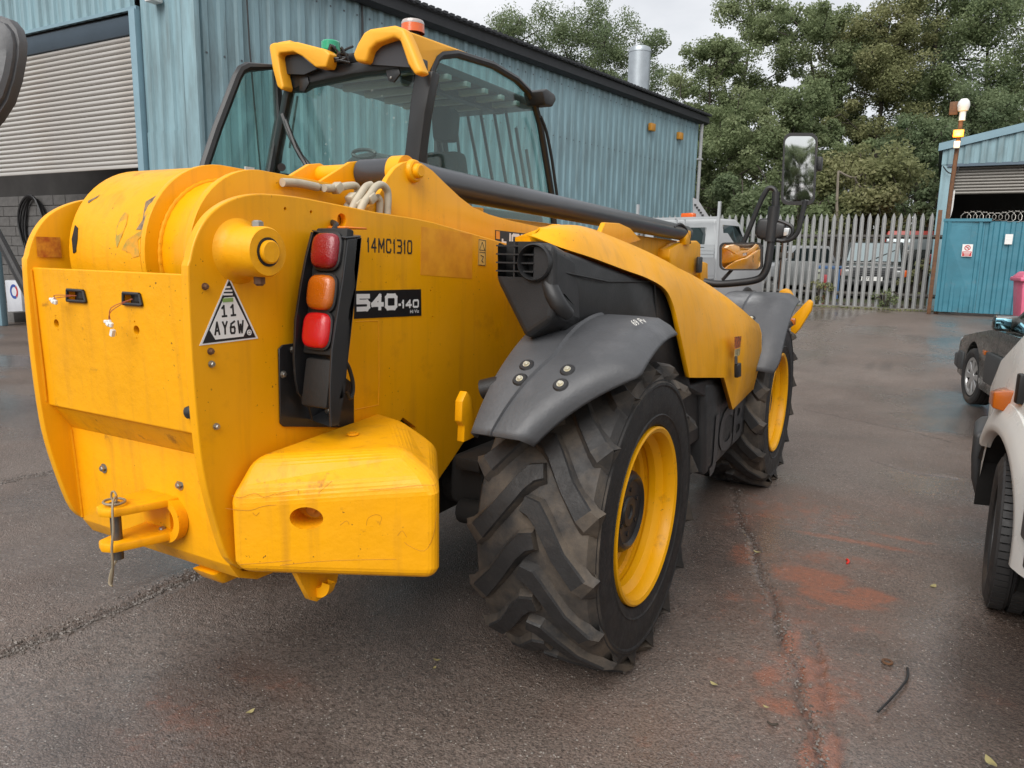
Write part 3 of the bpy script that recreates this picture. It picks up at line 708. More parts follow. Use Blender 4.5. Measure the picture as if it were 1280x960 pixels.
# ================================================================== TREES AND BUSHES
def leaf_mat(name, c1, c2, c3):
    mt = bpy.data.materials.new(name); mt.use_nodes = True
    nt = mt.node_tree; N = nt.nodes; Lk = nt.links.new; N.clear()
    o = N.new('ShaderNodeOutputMaterial'); mx = N.new('ShaderNodeAddShader')
    d = N.new('ShaderNodeBsdfPrincipled'); d.inputs['Roughness'].default_value = .7; d.inputs['Specular IOR Level'].default_value = .12; t = N.new('ShaderNodeBsdfTranslucent')
    a = N.new('ShaderNodeAttribute'); a.attribute_name = 'tint'
    r = N.new('ShaderNodeValToRGB'); e = r.color_ramp.elements; e[0].color = (*c1, 1); e[1].color = (*c3, 1); x = e.new(.5); x.color = (*c2, 1)
    Lk(a.outputs['Fac'], r.inputs[0]); Lk(r.outputs[0], d.inputs['Base Color']); Lk(r.outputs[0], t.inputs[0])
    Lk(d.outputs[0], mx.inputs[0]); Lk(t.outputs[0], mx.inputs[1]); Lk(mx.outputs[0], o.inputs[0]); return mt
leaf_g = leaf_mat('alder_leaf', (.072, .094, .046), (.116, .142, .072), (.172, .186, .105))
leaf_y = leaf_mat('yellowing_leaf', (.085, .094, .045), (.135, .142, .068), (.20, .19, .105))
leaf_d = leaf_mat('dark_leaf', (.060, .084, .046), (.098, .124, .067), (.145, .168, .094))
bark = M('grey_brown_bark', (.075, .062, .050), .9, var=.4, vscale=6, bump=.01, bscale=12)
def leaves(cent, rad, n, size, flat=.8):
    """n leaf quads spread round clump centres"""
    k = rng.integers(0, len(cent), n); d = rng.normal(0, 1, (n, 3)); d /= np.linalg.norm(d, axis=1)[:, None]
    r = rad[k] * rng.random(n) ** .42
    c = cent[k] + d * r[:, None] * np.array([1, 1, flat])
    u = rng.normal(0, 1, (n, 3)); u /= np.linalg.norm(u, axis=1)[:, None]
    nn = rng.normal(0, .7, (n, 3)) + d * .5 + np.array([0, 0, .55]); v = np.cross(nn, u); v /= np.linalg.norm(v, axis=1)[:, None] + 1e-9
    u = np.cross(v, nn); u /= np.linalg.norm(u, axis=1)[:, None] + 1e-9
    s = size * rng.uniform(.6, 1.35, n)[:, None]
    V = np.stack([c - u * s * .55, c + v * s * .34, c + u * s * .55, c - v * s * .34], 1)
    ct = rng.random(len(cent))
    tint = np.clip(.15 + .42 * ct[k] + .22 * rng.random(n) + .12 * rng.random(n) ** 3, 0, 1)
    return V, tint
def at_px(px, depth):
    d = ray(px, 320); q = CAM + d * depth; return q.x, q.y
def tree(px, depth, top, half, label, name='alder_tree', mat=leaf_g, n=15000, low=.25, lf=.095, group='trees behind the palisade fence', trunk_r=.16, seed=0, dens=46, open_=1.0):
    global rng
    rng = np.random.default_rng(100 + seed)
    x, y = at_px(px, depth); z0 = gh(x, y)
    ztop = CAM.z + (322 + (px - 640) * .02 - top) / FPX * depth * 1.0
    H = ztop - z0; Rr = half / FPX * depth
    t = empty(name, (x, y, z0), 0, label, 'tree' if 'tree' in name else 'bush', group)
    tr = B(); cents = []; rads = []
    lean = rng.normal(0, .03, 2)
    npt = 9
    spine = [Vector((lean[0] * H * (i / npt) + rng.normal(0, .04) * i * .3, lean[1] * H * (i / npt) + rng.normal(0, .04) * i * .3, H * .96 * i / npt - (.2 if i == 0 else 0))) for i in range(npt + 1)]
    tr.tube(spine, [trunk_r * (1 - .93 * (i / npt)) for i in range(npt + 1)], 8)
    nl = int(17 * open_ + 5)
    for k in range(nl):
        f = low + (1 - low) * (k + .5) / nl; f = min(.97, f + rng.normal(0, .02)); h = f * .93
        i = h * npt; i0 = min(int(i), npt - 1); p = spine[i0].lerp(spine[i0 + 1], i - i0)
        env = math.sin(math.pi * min(1, max(.04, (f - low * .75) / (1.06 - low * .75)) ** .9)) ** .5
        a = k * 2.4 + rng.normal(0, .4); ln = Rr * env * rng.uniform(.7, 1.12)
        up = .25 + .7 * f
        e = p + Vector((math.cos(a) * ln, math.sin(a) * ln, ln * up * .55 + rng.normal(0, .2)))
        mid = p.lerp(e, .5) + Vector((0, 0, -.08 * ln + rng.normal(0, .1)))
        tr.tube([p, mid, e], [trunk_r * .36 * (1 - f * .6), trunk_r * .2, .012], 5)
        for s_ in (.38, .62, .82, 1.0):
            c = p.lerp(mid, s_ * 2) if s_ < .5 else mid.lerp(e, s_ * 2 - 1)
            for j in range(2):
                cc = c + Vector(rng.normal(0, .2 * Rr, 3)) * (.55 + .2 * j); cents.append(cc); rads.append(rng.uniform(.13, .30) * Rr * (.75 + .25 * env))
                if rng.random() < .5: tr.tube([c, c.lerp(cc, .6) + Vector((0, 0, .05)), cc], [.022, .014, .006], 4)
    for j in range(5): cents.append(spine[-1] + Vector((rng.normal(0, .15 * Rr), rng.normal(0, .15 * Rr), -rng.random() * .14 * H))); rads.append(.2 * Rr)
    tr.done('trunk', bark, t, ang=60)
    V, ti = leaves(np.array(cents), np.array(rads), n, lf)
    quads_mesh('crown', V, mat, t, ti)
    return t
TR = [(612, 41, 40, 52, leaf_d, 11000, 'alder just showing over the roof edge at the left end of the row'),
      (648, 40, 26, 58, leaf_d, 12000, 'thin round topped alder near the left end of the row behind the workshop'),
      (692, 38, 6, 66, leaf_d, 17000, 'tall loose alder behind the workshop roof, well left of the flue'),
      (738, 39, 30, 62, leaf_d, 14000, 'alder between the tall loose alder and the one behind the flue'),
      (772, 37, 40, 56, leaf_d, 14000, 'broad dark alder directly behind the galvanised flue'),
      (814, 36, 112, 40, leaf_d, 8000, 'low alder just right of the galvanised flue'),
      (868, 31, 60, 48, leaf_g, 16000, 'alder with a low rounded top beside the sky gap at the workshop corner'),
      (918, 33, 4, 56, leaf_g, 19000, 'tall alder standing up from the middle of the row'),
      (975, 32, 14, 52, leaf_g, 18000, 'alder with two tops behind the tall wing mirror'),
      (1030, 34, 30, 48, leaf_d, 15000, 'darker slightly lower alder right of the tall wing mirror'),
      (1080, 31, 2, 58, leaf_y, 20000, 'tall pale alder reaching the top of the photo'),
      (1145, 32, -40, 64, leaf_g, 20000, 'very tall alder behind the lamp post'),
      (1218, 31, -30, 72, leaf_d, 20000, 'tall dark alder above the blue shed'),
      (1300, 29, -20, 84, leaf_g, 18000, 'alder at the right edge above the blue shed')]
for i, (px, d, top, half, mt, n, lb) in enumerate(TR):
    tree(px, d, top, half * 1.12, lb, mat=mt, n=int(n * 2.6), seed=i, low=.12 if px < 850 else .2)
BU = [(895, 27, 140, 62, leaf_g, 17000, 'large green sallow tree between the workshop corner and the tall mirror'),
      (985, 26, 122, 66, leaf_g, 20000, 'rounded olive sallow tree behind the tall wing mirror'),
      (1140, 27, 150, 60, leaf_d, 15000, 'dark bushy tree left of the blue shed'),
      (850, 29, 190, 50, leaf_d, 12000, 'low dark tree tucked behind the white truck'),
      (1215, 28, 120, 66, leaf_d, 14000, 'dark bushy tree rising behind the blue shed roof')]
for i, (px, d, top, half, mt, n, lb) in enumerate(BU):
    tree(px, d, top, half, lb, name='sallow_tree', mat=mt, n=n * 2, seed=40 + i, low=.05, group='low trees behind the palisade fence')
def bush(px, depth, top, half, label, mat, n, lf=.12, seed=0, cat='bush', name='bramble_bush', group=None, canes=14):
    global rng
    rng = np.random.default_rng(300 + seed)
    x, y = at_px(px, depth); z0 = gh(x, y); H = CAM.z + (326 - top) / FPX * depth - z0; Rr = half / FPX * depth
    t = empty(name, (x, y, z0), 0, label, cat, group); st_ = B(); cents = []; rads = []
    for k in range(canes):
        a = k * 2.4; ln = Rr * rng.uniform(.4, 1.05); h = H * rng.uniform(.45, 1.02)
        e = Vector((math.cos(a) * ln, math.sin(a) * ln, h * .8)); mid = Vector((e.x * .45, e.y * .45, h))
        st_.tube([Vector((e.x * .1, e.y * .1, -.1)), mid, e], [.03, .02, .006], 5, smooth=3)
        for s_ in (.3, .6, .9):
            c = mid * s_ * 1.0 if s_ < .5 else mid.lerp(e, s_ * 2 - 1)
            cents.append(c + Vector(rng.normal(0, .1 * Rr, 3))); rads.append(.27 * Rr)
    st_.done('stem', bark, t, ang=60)
    V, ti = leaves(np.array(cents), np.array(rads), n, lf); V = V[(V[:, :, 2].min(1) > -.2)]
    quads_mesh('foliage', V, mat, t, ti[:len(V)])
    return t
bush(1072, 24.5, 196, 74, 'big yellowish bramble thicket above the fence right of the tall mirror', leaf_y, 22000, seed=1, canes=22)
bush(1000, 24, 235, 46, 'dull green bramble bush low behind the tall mirror', leaf_g, 9000, seed=2)
bush(930, 24, 225, 60, 'dark bramble bush behind the fence near the white truck', leaf_d, 12000, seed=3)
bush(1160, 23, 235, 40, 'dark bramble bush at the gate end of the fence', leaf_d, 8000, seed=4)
bush(1148, 17.6, 318, 18, 'leafy weed growing up behind the last fence pales', leaf_y, 900, lf=.07, seed=5, cat='weed', name='tall_weed', canes=7)
bush(1028, 17.5, 350, 20, 'low bright green weed patch beside the dark off-roader', leaf_y, 800, lf=.06, seed=6, cat='weed', name='tall_weed', canes=7)
bush(1110, 16.75, 358, 22, 'small weed clump at the foot of the fence', leaf_g, 500, lf=.05, seed=7, cat='weed', name='tall_weed', canes=6)
rng = np.random.default_rng(11)
# the row behind us that the tall wing mirror shows
src = [o for o in COL.objects if o.type == 'EMPTY' and o.name.startswith('sallow_tree')]
for i, s_ in enumerate(src + src):
    c = copy_tree(s_); c.location = (-18 + i * 2.8, -34 + (i % 3) * 2, -.1); c.rotation_euler = (0, 0, i * 1.3); c.scale = (1.25, 1.25, .62)
    c['label'] = 'tree in the row mirrored in the tall wing mirror'; c['group'] = 'trees seen in the wing mirror'
# dead branches lying over the bramble
q = [P(x, y, D=23.2) for x, y in [(1048, 214), (1068, 222), (1092, 212), (1130, 220)]]
b = B(); b.tube(q, [.035, .03, .02, .008], 6, smooth=4); b.tube([q[1], P(1080, 236, D=23.2), P(1110, 232, D=23.1)], [.025, .015, .006], 5, smooth=3)
q0 = P(1048, 300, D=23.3); b.tube([q0, P(1046, 255, D=23.2), q[0]], [.05, .045, .035], 6)
tag(b.done('dead_branch', M('bare_wood', (.22, .19, .15), .9, var=.3), None, loc=q0), 'bare grey branch arching over the yellowish bramble', 'branch')
# leaf litter at the fence foot
V, ti = leaves(np.array([[x, FN - .25 + .2 * rng.random(), gh(x, FN) + .02] for x in np.linspace(-1.5, 2.0, 40)]), np.full(40, .14), 500, .05, .12)
tag(quads_mesh('leaf_litter', V, leaf_y, None, ti), 'fallen leaves along the kerb of the fence', kind='stuff')
# ================================================================== OTHER VEHICLES
def road_wheel(parent, c, r, w, rimmat, side=-1, rr=.62, spokes=8, steer=0, grooves=3, name='wheel', ribs=0):
    """axle along local x; the outer face looks to side*x. wheel > rim, (tread blocks stay in the tyre)"""
    c = Vector(c); b = B(); h = w / 2
    pf = [(-h * .86, r * rr), (-h, r * (rr + .10)), (-h * 1.02, r * .86), (-h * .9, r * .965)]
    tr = []
    for g in range(grooves):
        x = -h * .9 + 2 * h * .9 * (g + .5) / grooves * 1.0
        tr += [(x - .010, r * .995), (x - .006, r * .965), (x + .006, r * .965), (x + .010, r * .995)]
    pf += tr + [(h * .9, r * .965), (h * 1.02, r * .86), (h, r * (rr + .10)), (h * .86, r * rr)]
    b.lathe(pf, (0, 0, 0), 'X', 56)
    for k in range(ribs):
        a = 2 * math.pi * k / ribs; rm = Matrix.Rotation(a, 3, 'X')
        for x in (-h * .62, 0, h * .62): b.box(rm @ Vector((x, r * .997, 0)), (h * .42, .012, .028), rm)
    o = b.done(name, rubber2, parent); o.location = c; o.rotation_euler = (0, 0, steer)
    s = side; b = B(); R0 = r * (rr + .03); xo = s * h * .80
    b.lathe([(s * h * .9, R0), (s * h * .92, R0 * .94), (s * h * .6, R0 * .88), (-s * h * .8, R0 * .86), (-s * h * .86, R0)], (0, 0, 0), 'X', 40)
    b.lathe([(xo * .62, R0 * .88), (xo * .5, .0)], (0, 0, 0), 'X', 40)
    ro = b.done('rim', dark, o)
    b = B()
    b.lathe([(xo * .7, R0 * .30), (xo * 1.02, R0 * .26), (xo * 1.04, 0)], (0, 0, 0), 'X', 24)
    b.lathe([(xo * .8, R0 * .93), (xo * 1.06, R0 * .93), (xo * 1.04, R0 * .80), (xo * .8, R0 * .78)], (0, 0, 0), 'X', 40)
    for k in range(spokes):
        a = 2 * math.pi * k / spokes; rm = Matrix.Rotation(a, 3, 'X')
        b.hull([rm @ Vector((x, y, z)) for x in (xo * .75, xo * 1.0) for y, z in ((R0 * .2, -.10 * R0), (R0 * .2, .10 * R0), (R0 * .84, .17 * R0), (R0 * .84, -.17 * R0))], bev=.004, seg=1)
    b.done('spokes', rimmat, o)
    return o
alloy = M('silver_alloy', (.55, .55, .54), .35, .6, var=.15, vscale=10)
white_van = M('white_van_paint', (.80, .80, .77), .3, var=.04, vscale=2, coat=.4, dirt=(.5, .44, .36), dscale=2.5, damt=.25, dlo=.5, dhi=.8, bump=.0004, bscale=8)
white_tr = M('white_truck_paint', (.44, .455, .465), .45, var=.1, vscale=2, coat=.2)
car_dk = M('dark_green_car_paint', (.022, .028, .026), .25, var=.2, vscale=3, coat=.6, dirt=(.05, .048, .042), dscale=3, damt=.3)
grey_tr = M('grey_trim', (.12, .125, .13), .5, var=.1)

# ---- white van in the right foreground
van = empty('white_van', (2.295, 1.33, gh(2.2, 1.3)), R_(10), 'white panel van cut off by the right edge, front wheel towards us', 'van')
arc = [(.43 * math.cos(R_(a)), .37 + .44 * math.sin(R_(a))) for a in range(180, -1, -12)]
prof_v = [(-3.9, .34), (-.47, .34)] + [(y, z) for y, z in arc] + [(.47, .34), (.80, .36), (.90, .55), (.87, .80), (.74, .93), (.42, 1.10), (.10, 1.27), (-.75, 2.02), (-3.9, 2.12)]
def vx(y, z):                          # how far the flank stands in from its widest line
    i = 0
    if y > 0: i += .20 * y ** 2
    if z > .95: i += .16 * (z - .95) + .10 * (z - .95) ** 2
    return i
b = B(); bb = bmesh.new(); Wd = 1.9
l = [bb.verts.new((vx(y, z), y, z)) for y, z in prof_v]; r = [bb.verts.new((Wd - vx(y, z), y, z)) for y, z in prof_v]
bb.faces.new(l); bb.faces.new(r[::-1])
for i in range(len(l)):
    j = (i + 1) % len(l); bb.faces.new((l[i], r[i], r[j], l[j]))
bmesh.ops.triangulate(bb, faces=[f for f in bb.faces if len(f.verts) > 4])
bmesh.ops.recalc_face_normals(bb, faces=bb.faces)
es = [e for e in bb.edges if len(e.link_faces) == 2 and e.calc_face_angle(0) > R_(28) and not all((v.co.y ** 2 + (v.co.z - .37) ** 2) < .5 ** 2 for v in e.verts)]
bmesh.ops.bevel(bb, geom=es, offset=.07, segments=4, profile=.5, affect='EDGES', clamp_overlap=True)
t = bpy.data.meshes.new('t'); bb.to_mesh(t); bb.free(); b.bm.from_mesh(t); b.done('body', white_van, van, ang=40)
# flared arch lip
b = B(); rings = []
for a in np.linspace(44, 186, 30):
    c, s = math.cos(R_(a)), math.sin(R_(a)); o = Vector((0, 0, .37))
    rings.append([o + Vector((x + vx(r * c, .5), r * c, r * s)) for x, r in ((.02, .402), (-.018, .410), (-.026, .422), (-.025, .45), (-.010, .50), (.012, .55), (.03, .55), (.03, .43))])
b.loft(rings, True, True); b.done('wheel_arch', white_van, van, ang=50)
b = B(); b.lathe([(.012, .432), (.03, .410), (.5, .405), (.5, .0)], (0, 0, .37), 'X', 40, 28, 205); b.hull([(x + vx(y, .5), y, z) for x in (-.006, .5) for y, z in [(.372, .585), (.412, .42), (.405, .325), (.82, .30), (.80, .60)]]); b.done('arch_liner', dark, van)
b = B(); b.hull([Vector((x + vx(y, z) - .045, y, z)) for x, y, z in [(.0, .40, .70), (.0, .405, .56), (.015, .42, .44), (.05, .45, .33), (.0, .62, .73), (.02, .62, .45), (.08, .60, .27), (.0, .88, .70), (.03, .86, .5), (.09, .72, .30), (.8, 1.0, .72), (.8, .94, .5), (.8, .6, .27), (.8, .5, .72)]], bev=.035, seg=4); b.done('bumper', M('grey_black_bumper', (.045, .046, .048), .45), van)
b = B(); b.box((0, -1.9, .64), (.05, 2.82, .34), bev=.015); b.done('side_moulding', grey_tr, van)
b = B(); b.box((.01, -.50, .44), (.03, .14, .18), bev=.01); b.done('mud_flap', plastic, van)
b = B(); b.hull([(-.012, -.38, .99), (-.012, -.38, 1.09), (-.012, -.19, .995), (-.012, -.19, 1.075), (.03, -.40, .98), (.03, -.40, 1.10), (.03, -.16, .99), (.03, -.16, 1.085), (-.05, -.36, 1.0), (-.05, -.36, 1.08), (-.04, -.22, 1.005), (-.04, -.22, 1.065)], bev=.006); o = b.done('side_indicator', amber, van); o.location = (.006, .31, -.01); o.scale = (1, .8, .9)
b = B(); b.box((.016, -.115, 1.005), (.03, .05, .13), bev=.008); b.done('indicator_mount', plastic, van)
b = B(); b.prism([(.055 + vx(y, z) - .06, y, z) for y, z in [(-.05, 1.30), (-.78, 1.92), (-1.6, 1.96), (-1.6, 1.28), (-.45, 1.22)]], (.03, 0, 0), bev=.008); b.done('side_window', glass_d, van)
b = B(); b.box((-.10, -1.0, 1.42), (.22, .12, .26), bev=.04); b.done('wing_mirror', plastic, van)
b = B(); b.prism([(.15, .14, 1.275), (Wd - .15, .14, 1.275), (Wd - .24, -.70, 2.01), (.24, -.70, 2.01)], (0, .02, .03)); b.done('windscreen', glass_d, van)
b = B(); b.box((-.004, -.62, 1.3), (.012, .012, 1.6)); b.done('door_gap', plastic, van)
road_wheel(van, (.115, -.05, .343), .343, .235, grey_tr, -1, ribs=64, steer=R_(-12), grooves=4)
road_wheel(van, (.125, -2.9, .335), .335, .215, grey_tr, -1, ribs=64, grooves=4)
road_wheel(van, (Wd - .125, .02, .335), .335, .215, grey_tr, 1, grooves=4)

# ---- dark car beyond it
car = empty('dark_car', (2.40, 6.75, gh(2.4, 6.75)), R_(9), 'dark green saloon car with alloy wheels parked beyond the white van', 'car')
arc = [(.36 * math.cos(R_(a)), .31 + .37 * math.sin(R_(a))) for a in range(180, -1, -15)]
prof_c = [(-3.6, .30), (-3.05, .30)] + [(y - 2.72, z) for y, z in arc] + [(-2.3, .24), (-.40, .24)] + arc + [(.40, .24), (.66, .26), (.72, .48), (.68, .62), (.52, .70), (-.1, .79), (-.72, .87), (-3.4, .90), (-3.75, .86), (-3.8, .5)]
b = B(); b.prism([(0, y, z) for y, z in prof_c], (1.68, 0, 0), bev=.05, seg=3); b.done('body', car_dk, car)
b = B(); b.hull([(x, y, z) for y, z, i in [(-.70, .86, .07), (-3.0, .88, .07), (-1.35, 1.33, .24), (-2.5, 1.34, .24)] for x in (i, 1.68 - i)], bev=.04); b.done('cabin', car_dk, car)
b = B(); b.hull([(x, y, z) for y, z, i in [(-.92, .91, .062), (-2.8, .92, .062), (-1.42, 1.27, .19), (-2.42, 1.27, .19)] for x in (i, i + .02)]); b.done('side_window', glass_d, car)
b = B(); b.hull([(x, y + .02, z) for y, z, i in [(-.74, .90, .16), (-1.30, 1.29, .28)] for x in (i, 1.68 - i)] + [(.5, -1.1, .95)]); b.done('windscreen', glass_d, car)
b = B(); b.box((.03, -1.02, .955), (.22, .12, .145), bev=.03); mo = b.done('wing_mirror', car_dk, car)
b = B(); b.box((-.01, -1.085, .955), (.13, .008, .095), bev=.004); b.done('mirror_glass', M('blue_reflection_glass', (.25, .5, .6), .05, 1), mo)  # blue reflection in this mirror is put into the glass colour
b = B(); b.box((-.0, .52, .42), (.04, .24, .2), bev=.015); b.done('wing_cladding', M('grey_wing_cladding', (.05, .053, .055), .5), car)
b = B(); b.box((-.014, -1.7, .50), (.05, 2.0, .30), bev=.02); b.done('side_cladding', M('dark_grey_cladding', (.05, .053, .055), .5, var=.2), car)
b = B(); b.hull([(x, y, z) for x in (-.02, 1.70) for y, z in [(.55, .30), (.80, .32), (.82, .48), (.55, .50)]], bev=.03); b.done('bumper', M('grey_bumper', (.07, .072, .074), .5), car)
b = B(); b.box((-.008, -.52, .62), (.02, .09, .045), bev=.006); b.done('side_indicator', amber, car)
b = B(); b.box((.1, .66, .60), (.2, .10, .13), bev=.02); b.done('headlight', M('headlight_glass', (.6, .62, .65), .1, .3), car)
road_wheel(car, (.09, 0, .305), .305, .19, alloy, -1, rr=.70, spokes=8, steer=R_(6))
road_wheel(car, (.09, -2.72, .305), .305, .19, alloy, -1, rr=.70, spokes=8)

# ---- pink wheelie bin by the gate
pink = M('pink_bin_plastic', (.78, .17, .28), .45, var=.15, vscale=3, dirt=(.35, .12, .14), dscale=4)
by = 12.6; q = P(1289, 400, Y=by)
bn = empty('wheelie_bin', (q.x, by, gh(q.x, by)), R_(8), 'pink wheelie bin standing in front of the teal gate', 'bin')
b = B(); b.hull([(x, y, z) for z, hw in ((.06, .20), (.93, .27)) for x in (-hw, hw) for y in (-hw * 1.15, hw * 1.15)], bev=.03); b.done('bin_body', pink, bn)
b = B(); b.box((0, 0, .935), (.62, .72, .07), bev=.02); b.hull([(x, y, z) for z, hw in ((.97, .29), (1.06, .22)) for x in (-hw, hw) for y in (-hw * 1.2, hw * 1.1)], bev=.02); b.done('bin_lid', pink, bn)
b = B(); b.tube([(-.22, .36, 1.0), (.22, .36, 1.0)], .018, 8); b.done('handle', pink, bn)
for s in (-1, 1): b = B(); b.lathe([(s * .22 - .025, .10), (s * .22 + .025, .10), (s * .22 + .03, 0), (s * .22 - .03, 0)], (0, .28, .10), 'X', 20); b.done('wheel', rubber2, bn)

# ---- white tipper truck behind the machine
ty = 13.2; q = P(846, 330, Y=ty)
tk = empty('white_tipper_truck', (q.x, ty, gh(q.x, ty) - .14), R_(-14), 'white tipper truck with an orange beacon bar half hidden behind the machine', 'truck')
b = B(); bb = [(x, y, z) for y, z, i in [(0, .75, 0), (0, 1.55, .0), (.06, 2.10, .10), (.95, 2.12, .10), (1.15, 2.04, .10), (1.62, 1.30, .0), (2.2, 1.08, .06), (2.42, .80, .08), (2.42, .45, .08), (0, .45, 0)] for x in (-.92 + i, .92 - i)]
b.hull(bb, bev=.05, seg=3); b.done('cab', white_tr, tk)
for x in (-.40, .40):
    b = B(); b.box((x, .018, 1.70), (.46, .03, .44), Matrix.Rotation(R_(-6), 3, 'X'), bev=.05); b.done('rear_window', glass_d, tk)
b = B(); b.hull([(x, y, z) for y, z, i in [(.30, 1.38, .012), (.32, 1.98, .078), (1.02, 1.98, .078), (1.50, 1.36, .010)] for x in (.92 - i, .92 - i + .012)], bev=.004); b.done('side_window', glass_d, tk)
b = B(); b.hull([(x, y, z) for y, z in [(1.20, 2.0), (1.60, 1.36)] for x in (-.78, .78)] + [(0, 1.2, 1.5)]); b.done('windscreen', glass_d, tk)
b = B(); b.box((.98, 1.45, 1.50), (.14, .10, .32), bev=.03); b.done('wing_mirror', plastic, tk)
b = B(); b.box((.93, .95, 1.18), (.02, 1.0, .03)); b.done('door_line', grey_tr, tk)
b = B(); b.box((-.05, .45, 2.19), (.30, .16, .11), bev=.03); b.done('beacon', orange_b, tk)
b = B(); b.box((0, -.12, 2.10), (2.0, .04, .05)); b.box((.98, -.12, 1.52), (.05, .05, 1.80)); b.box((-.98, -.12, 1.52), (.05, .05, 1.8)); b.box((0, -.12, 1.95), (.04, .04, .3)); b.box((.2, -.12, 1.45), (.03, .03, 1.3)); b.done('headboard_frame', white_tr, tk)
for k in range(9): b = B(); b.box((.62, -.13, .98 + k * .07), (.62, .012, .052), Matrix.Rotation(R_(14), 3, 'X')); b.done('headboard_slat', white_tr, tk)
b = B(); b.box((0, -1.7, .92), (2.0, 3.0, .08)); b.box((.98, -1.7, 1.12), (.05, 3.0, .36)); b.box((-.98, -1.7, 1.12), (.05, 3.0, .36)); b.done('tipper_bed', white_tr, tk)
b = B(); b.box((0, -.8, .62), (.7, 4.4, .18)); b.done('chassis', dark, tk)
for s in (-1, 1):
    for y in (1.55, -1.9): road_wheel(tk, (s * .82, y, .34), .34, .2, grey_tr, s)
b = B(); lat = [(860, 268), (867, 248), (872, 251), (893, 282)]
pts = PS([(866, 247), (872, 250), (893, 282), (866, 282)], Y=15.2); b.prism(pts, (0, .05, 0)); 
rp = empty('loading_ramp', (pts[3].x, 15.2, gh(pts[3].x, 15.2)), 0, 'grey perforated loading ramp leaning up beside the workshop downpipe', 'ramp')
for v in b.bm.verts: v.co -= rp.location
b.done('ramp_plate', M('grey_ramp', (.33, .33, .34), .6, var=.1), rp)
b = B()
for k in range(9): b.box(P(869 + k * 2.3, 256 + k * 3.2, Y=15.18) - rp.location, (.05, .012, .035))
for x in (866, 890): b.tube([P(x, 282, Y=15.22) - rp.location, Vector((P(x, 282, Y=15.22).x - rp.location.x, 0, 0))], .03, 6)
b.done('ramp_hole', dark, rp)

# ---- vehicles behind the fence
def od(px, py, Y): q = P(px, py, Y=Y); return q
dy = 20.9; q = P(1086, 377, Y=dy); dz = gh(q.x, dy)
ds = empty('dark_offroader', (q.x, dy, dz), R_(183), 'dark grey off-road car facing us behind the palisade fence', 'off-road car')
hw = .87
b = B(); b.hull([(x, y, z) for y, z, i in [(0, .42, .02), (.06, .55, 0), (.04, .86, .02), (-.1, .95, .03), (-1.1, 1.03, .02), (-1.1, .42, 0)] for x in (-hw + i, hw - i)], bev=.03, seg=2); b.box((0, -2.6, .74), (hw * 2, 3.0, .62), bev=.04); b.done('body', car_dk, ds)
b = B(); b.hull([(x, y, z) for y, z, i in [(-1.0, 1.02, .06), (-1.55, 1.66, .14), (-4.0, 1.74, .14), (-4.1, 1.02, .05)] for x in (-hw + i, hw - i)], bev=.04); b.done('cabin', car_dk, ds)
b = B(); b.prism([(-hw + .15, -1.06, 1.07), (hw - .15, -1.06, 1.07), (hw - .23, -1.50, 1.60), (-hw + .23, -1.50, 1.60)], (0, .03, .02)); b.done('windscreen', M('pale_windscreen', (.30, .36, .37), .08, .3), ds)
b = B(); b.tube([(.1, -1.02, 1.10), (-.55, -1.30, 1.42)], .015, 6); b.done('wiper', plastic, ds)
b = B(); b.box((0, .045, .74), (1.15, .05, .24), bev=.01); b.done('grille', plastic, ds)
for k in range(4): b = B(); b.box((0, .075, .66 + k * .055), (1.05, .015, .016)); b.done('grille_slat', grey_tr, ds)
for s in (-1, 1):
    b = B(); b.box((s * .68, .05, .75), (.22, .05, .18), bev=.02); b.done('headlight', M('old_headlight', (.30, .31, .31), .2, .3), ds)
    b = B(); b.box((s * .83, .02, .76), (.10, .09, .19), bev=.015); b.done('indicator', orange_b, ds)
    b = B(); b.box((s * .96, -1.1, 1.12), (.18, .08, .14), bev=.03); b.done('wing_mirror', plastic, ds)
    for y in (-.55, -3.1): road_wheel(ds, (s * .74, y, .34), .34, .2, grey_tr, s)
b = B(); b.box((0, .09, .48), (1.72, .14, .16), bev=.03); b.done('bumper', plastic, ds)
b = B(); b.box((-.02, .17, .60), (.54, .01, .115)); npl = b.done('number_plate', white_p, ds)
text('plate_lettering', 'E177', (.22, .1765, .565), (-1, 0, 0), (0, 0, 1), .07, print_b, npl, .02)
b = B(); b.box((0, .06, .925), (1.5, .03, .03)); b.done('bonnet_trim', M('bright_trim', (.6, .6, .6), .3, .5), ds)

q = P(1131, 378, Y=23); rv = empty('red_pickup', (q.x, 23, gh(q.x, 23)), R_(5), 'red vehicle seen from behind between the off-roader and the gate', 'pickup')
redp = M('faded_red_paint', (.42, .05, .035), .4, var=.2)
b = B(); b.box((0, .9, 1.0), (1.5, 1.8, .8), bev=.05); b.done('lower_body', car_dk, rv)
b = B(); b.hull([(x, y, z) for y, z, i in [(.05, 1.35, .0), (.15, 1.95, .1), (1.5, 1.95, .1), (1.8, 1.35, .0)] for x in (-.75 + i, .75 - i)], bev=.04); b.done('body', redp, rv)
b = B(); b.box((0, .07, 1.60), (1.36, .06, .44), Matrix.Rotation(R_(-9), 3, 'X'), bev=.03); b.done('rear_window', M('grey_glass', (.3, .34, .35), .1, .3), rv)
for s in (-1, 1): b = B(); b.box((s * .6, -.01, 1.12), (.16, .05, .30), bev=.02); b.done('tail_light', red_lens, rv)
b = B(); b.box((0, -.02, .68), (1.5, .12, .16), bev=.02); b.done('bumper', plastic, rv)
for s in (-1, 1): road_wheel(rv, (s * .65, .5, .34), .34, .2, grey_tr, s)

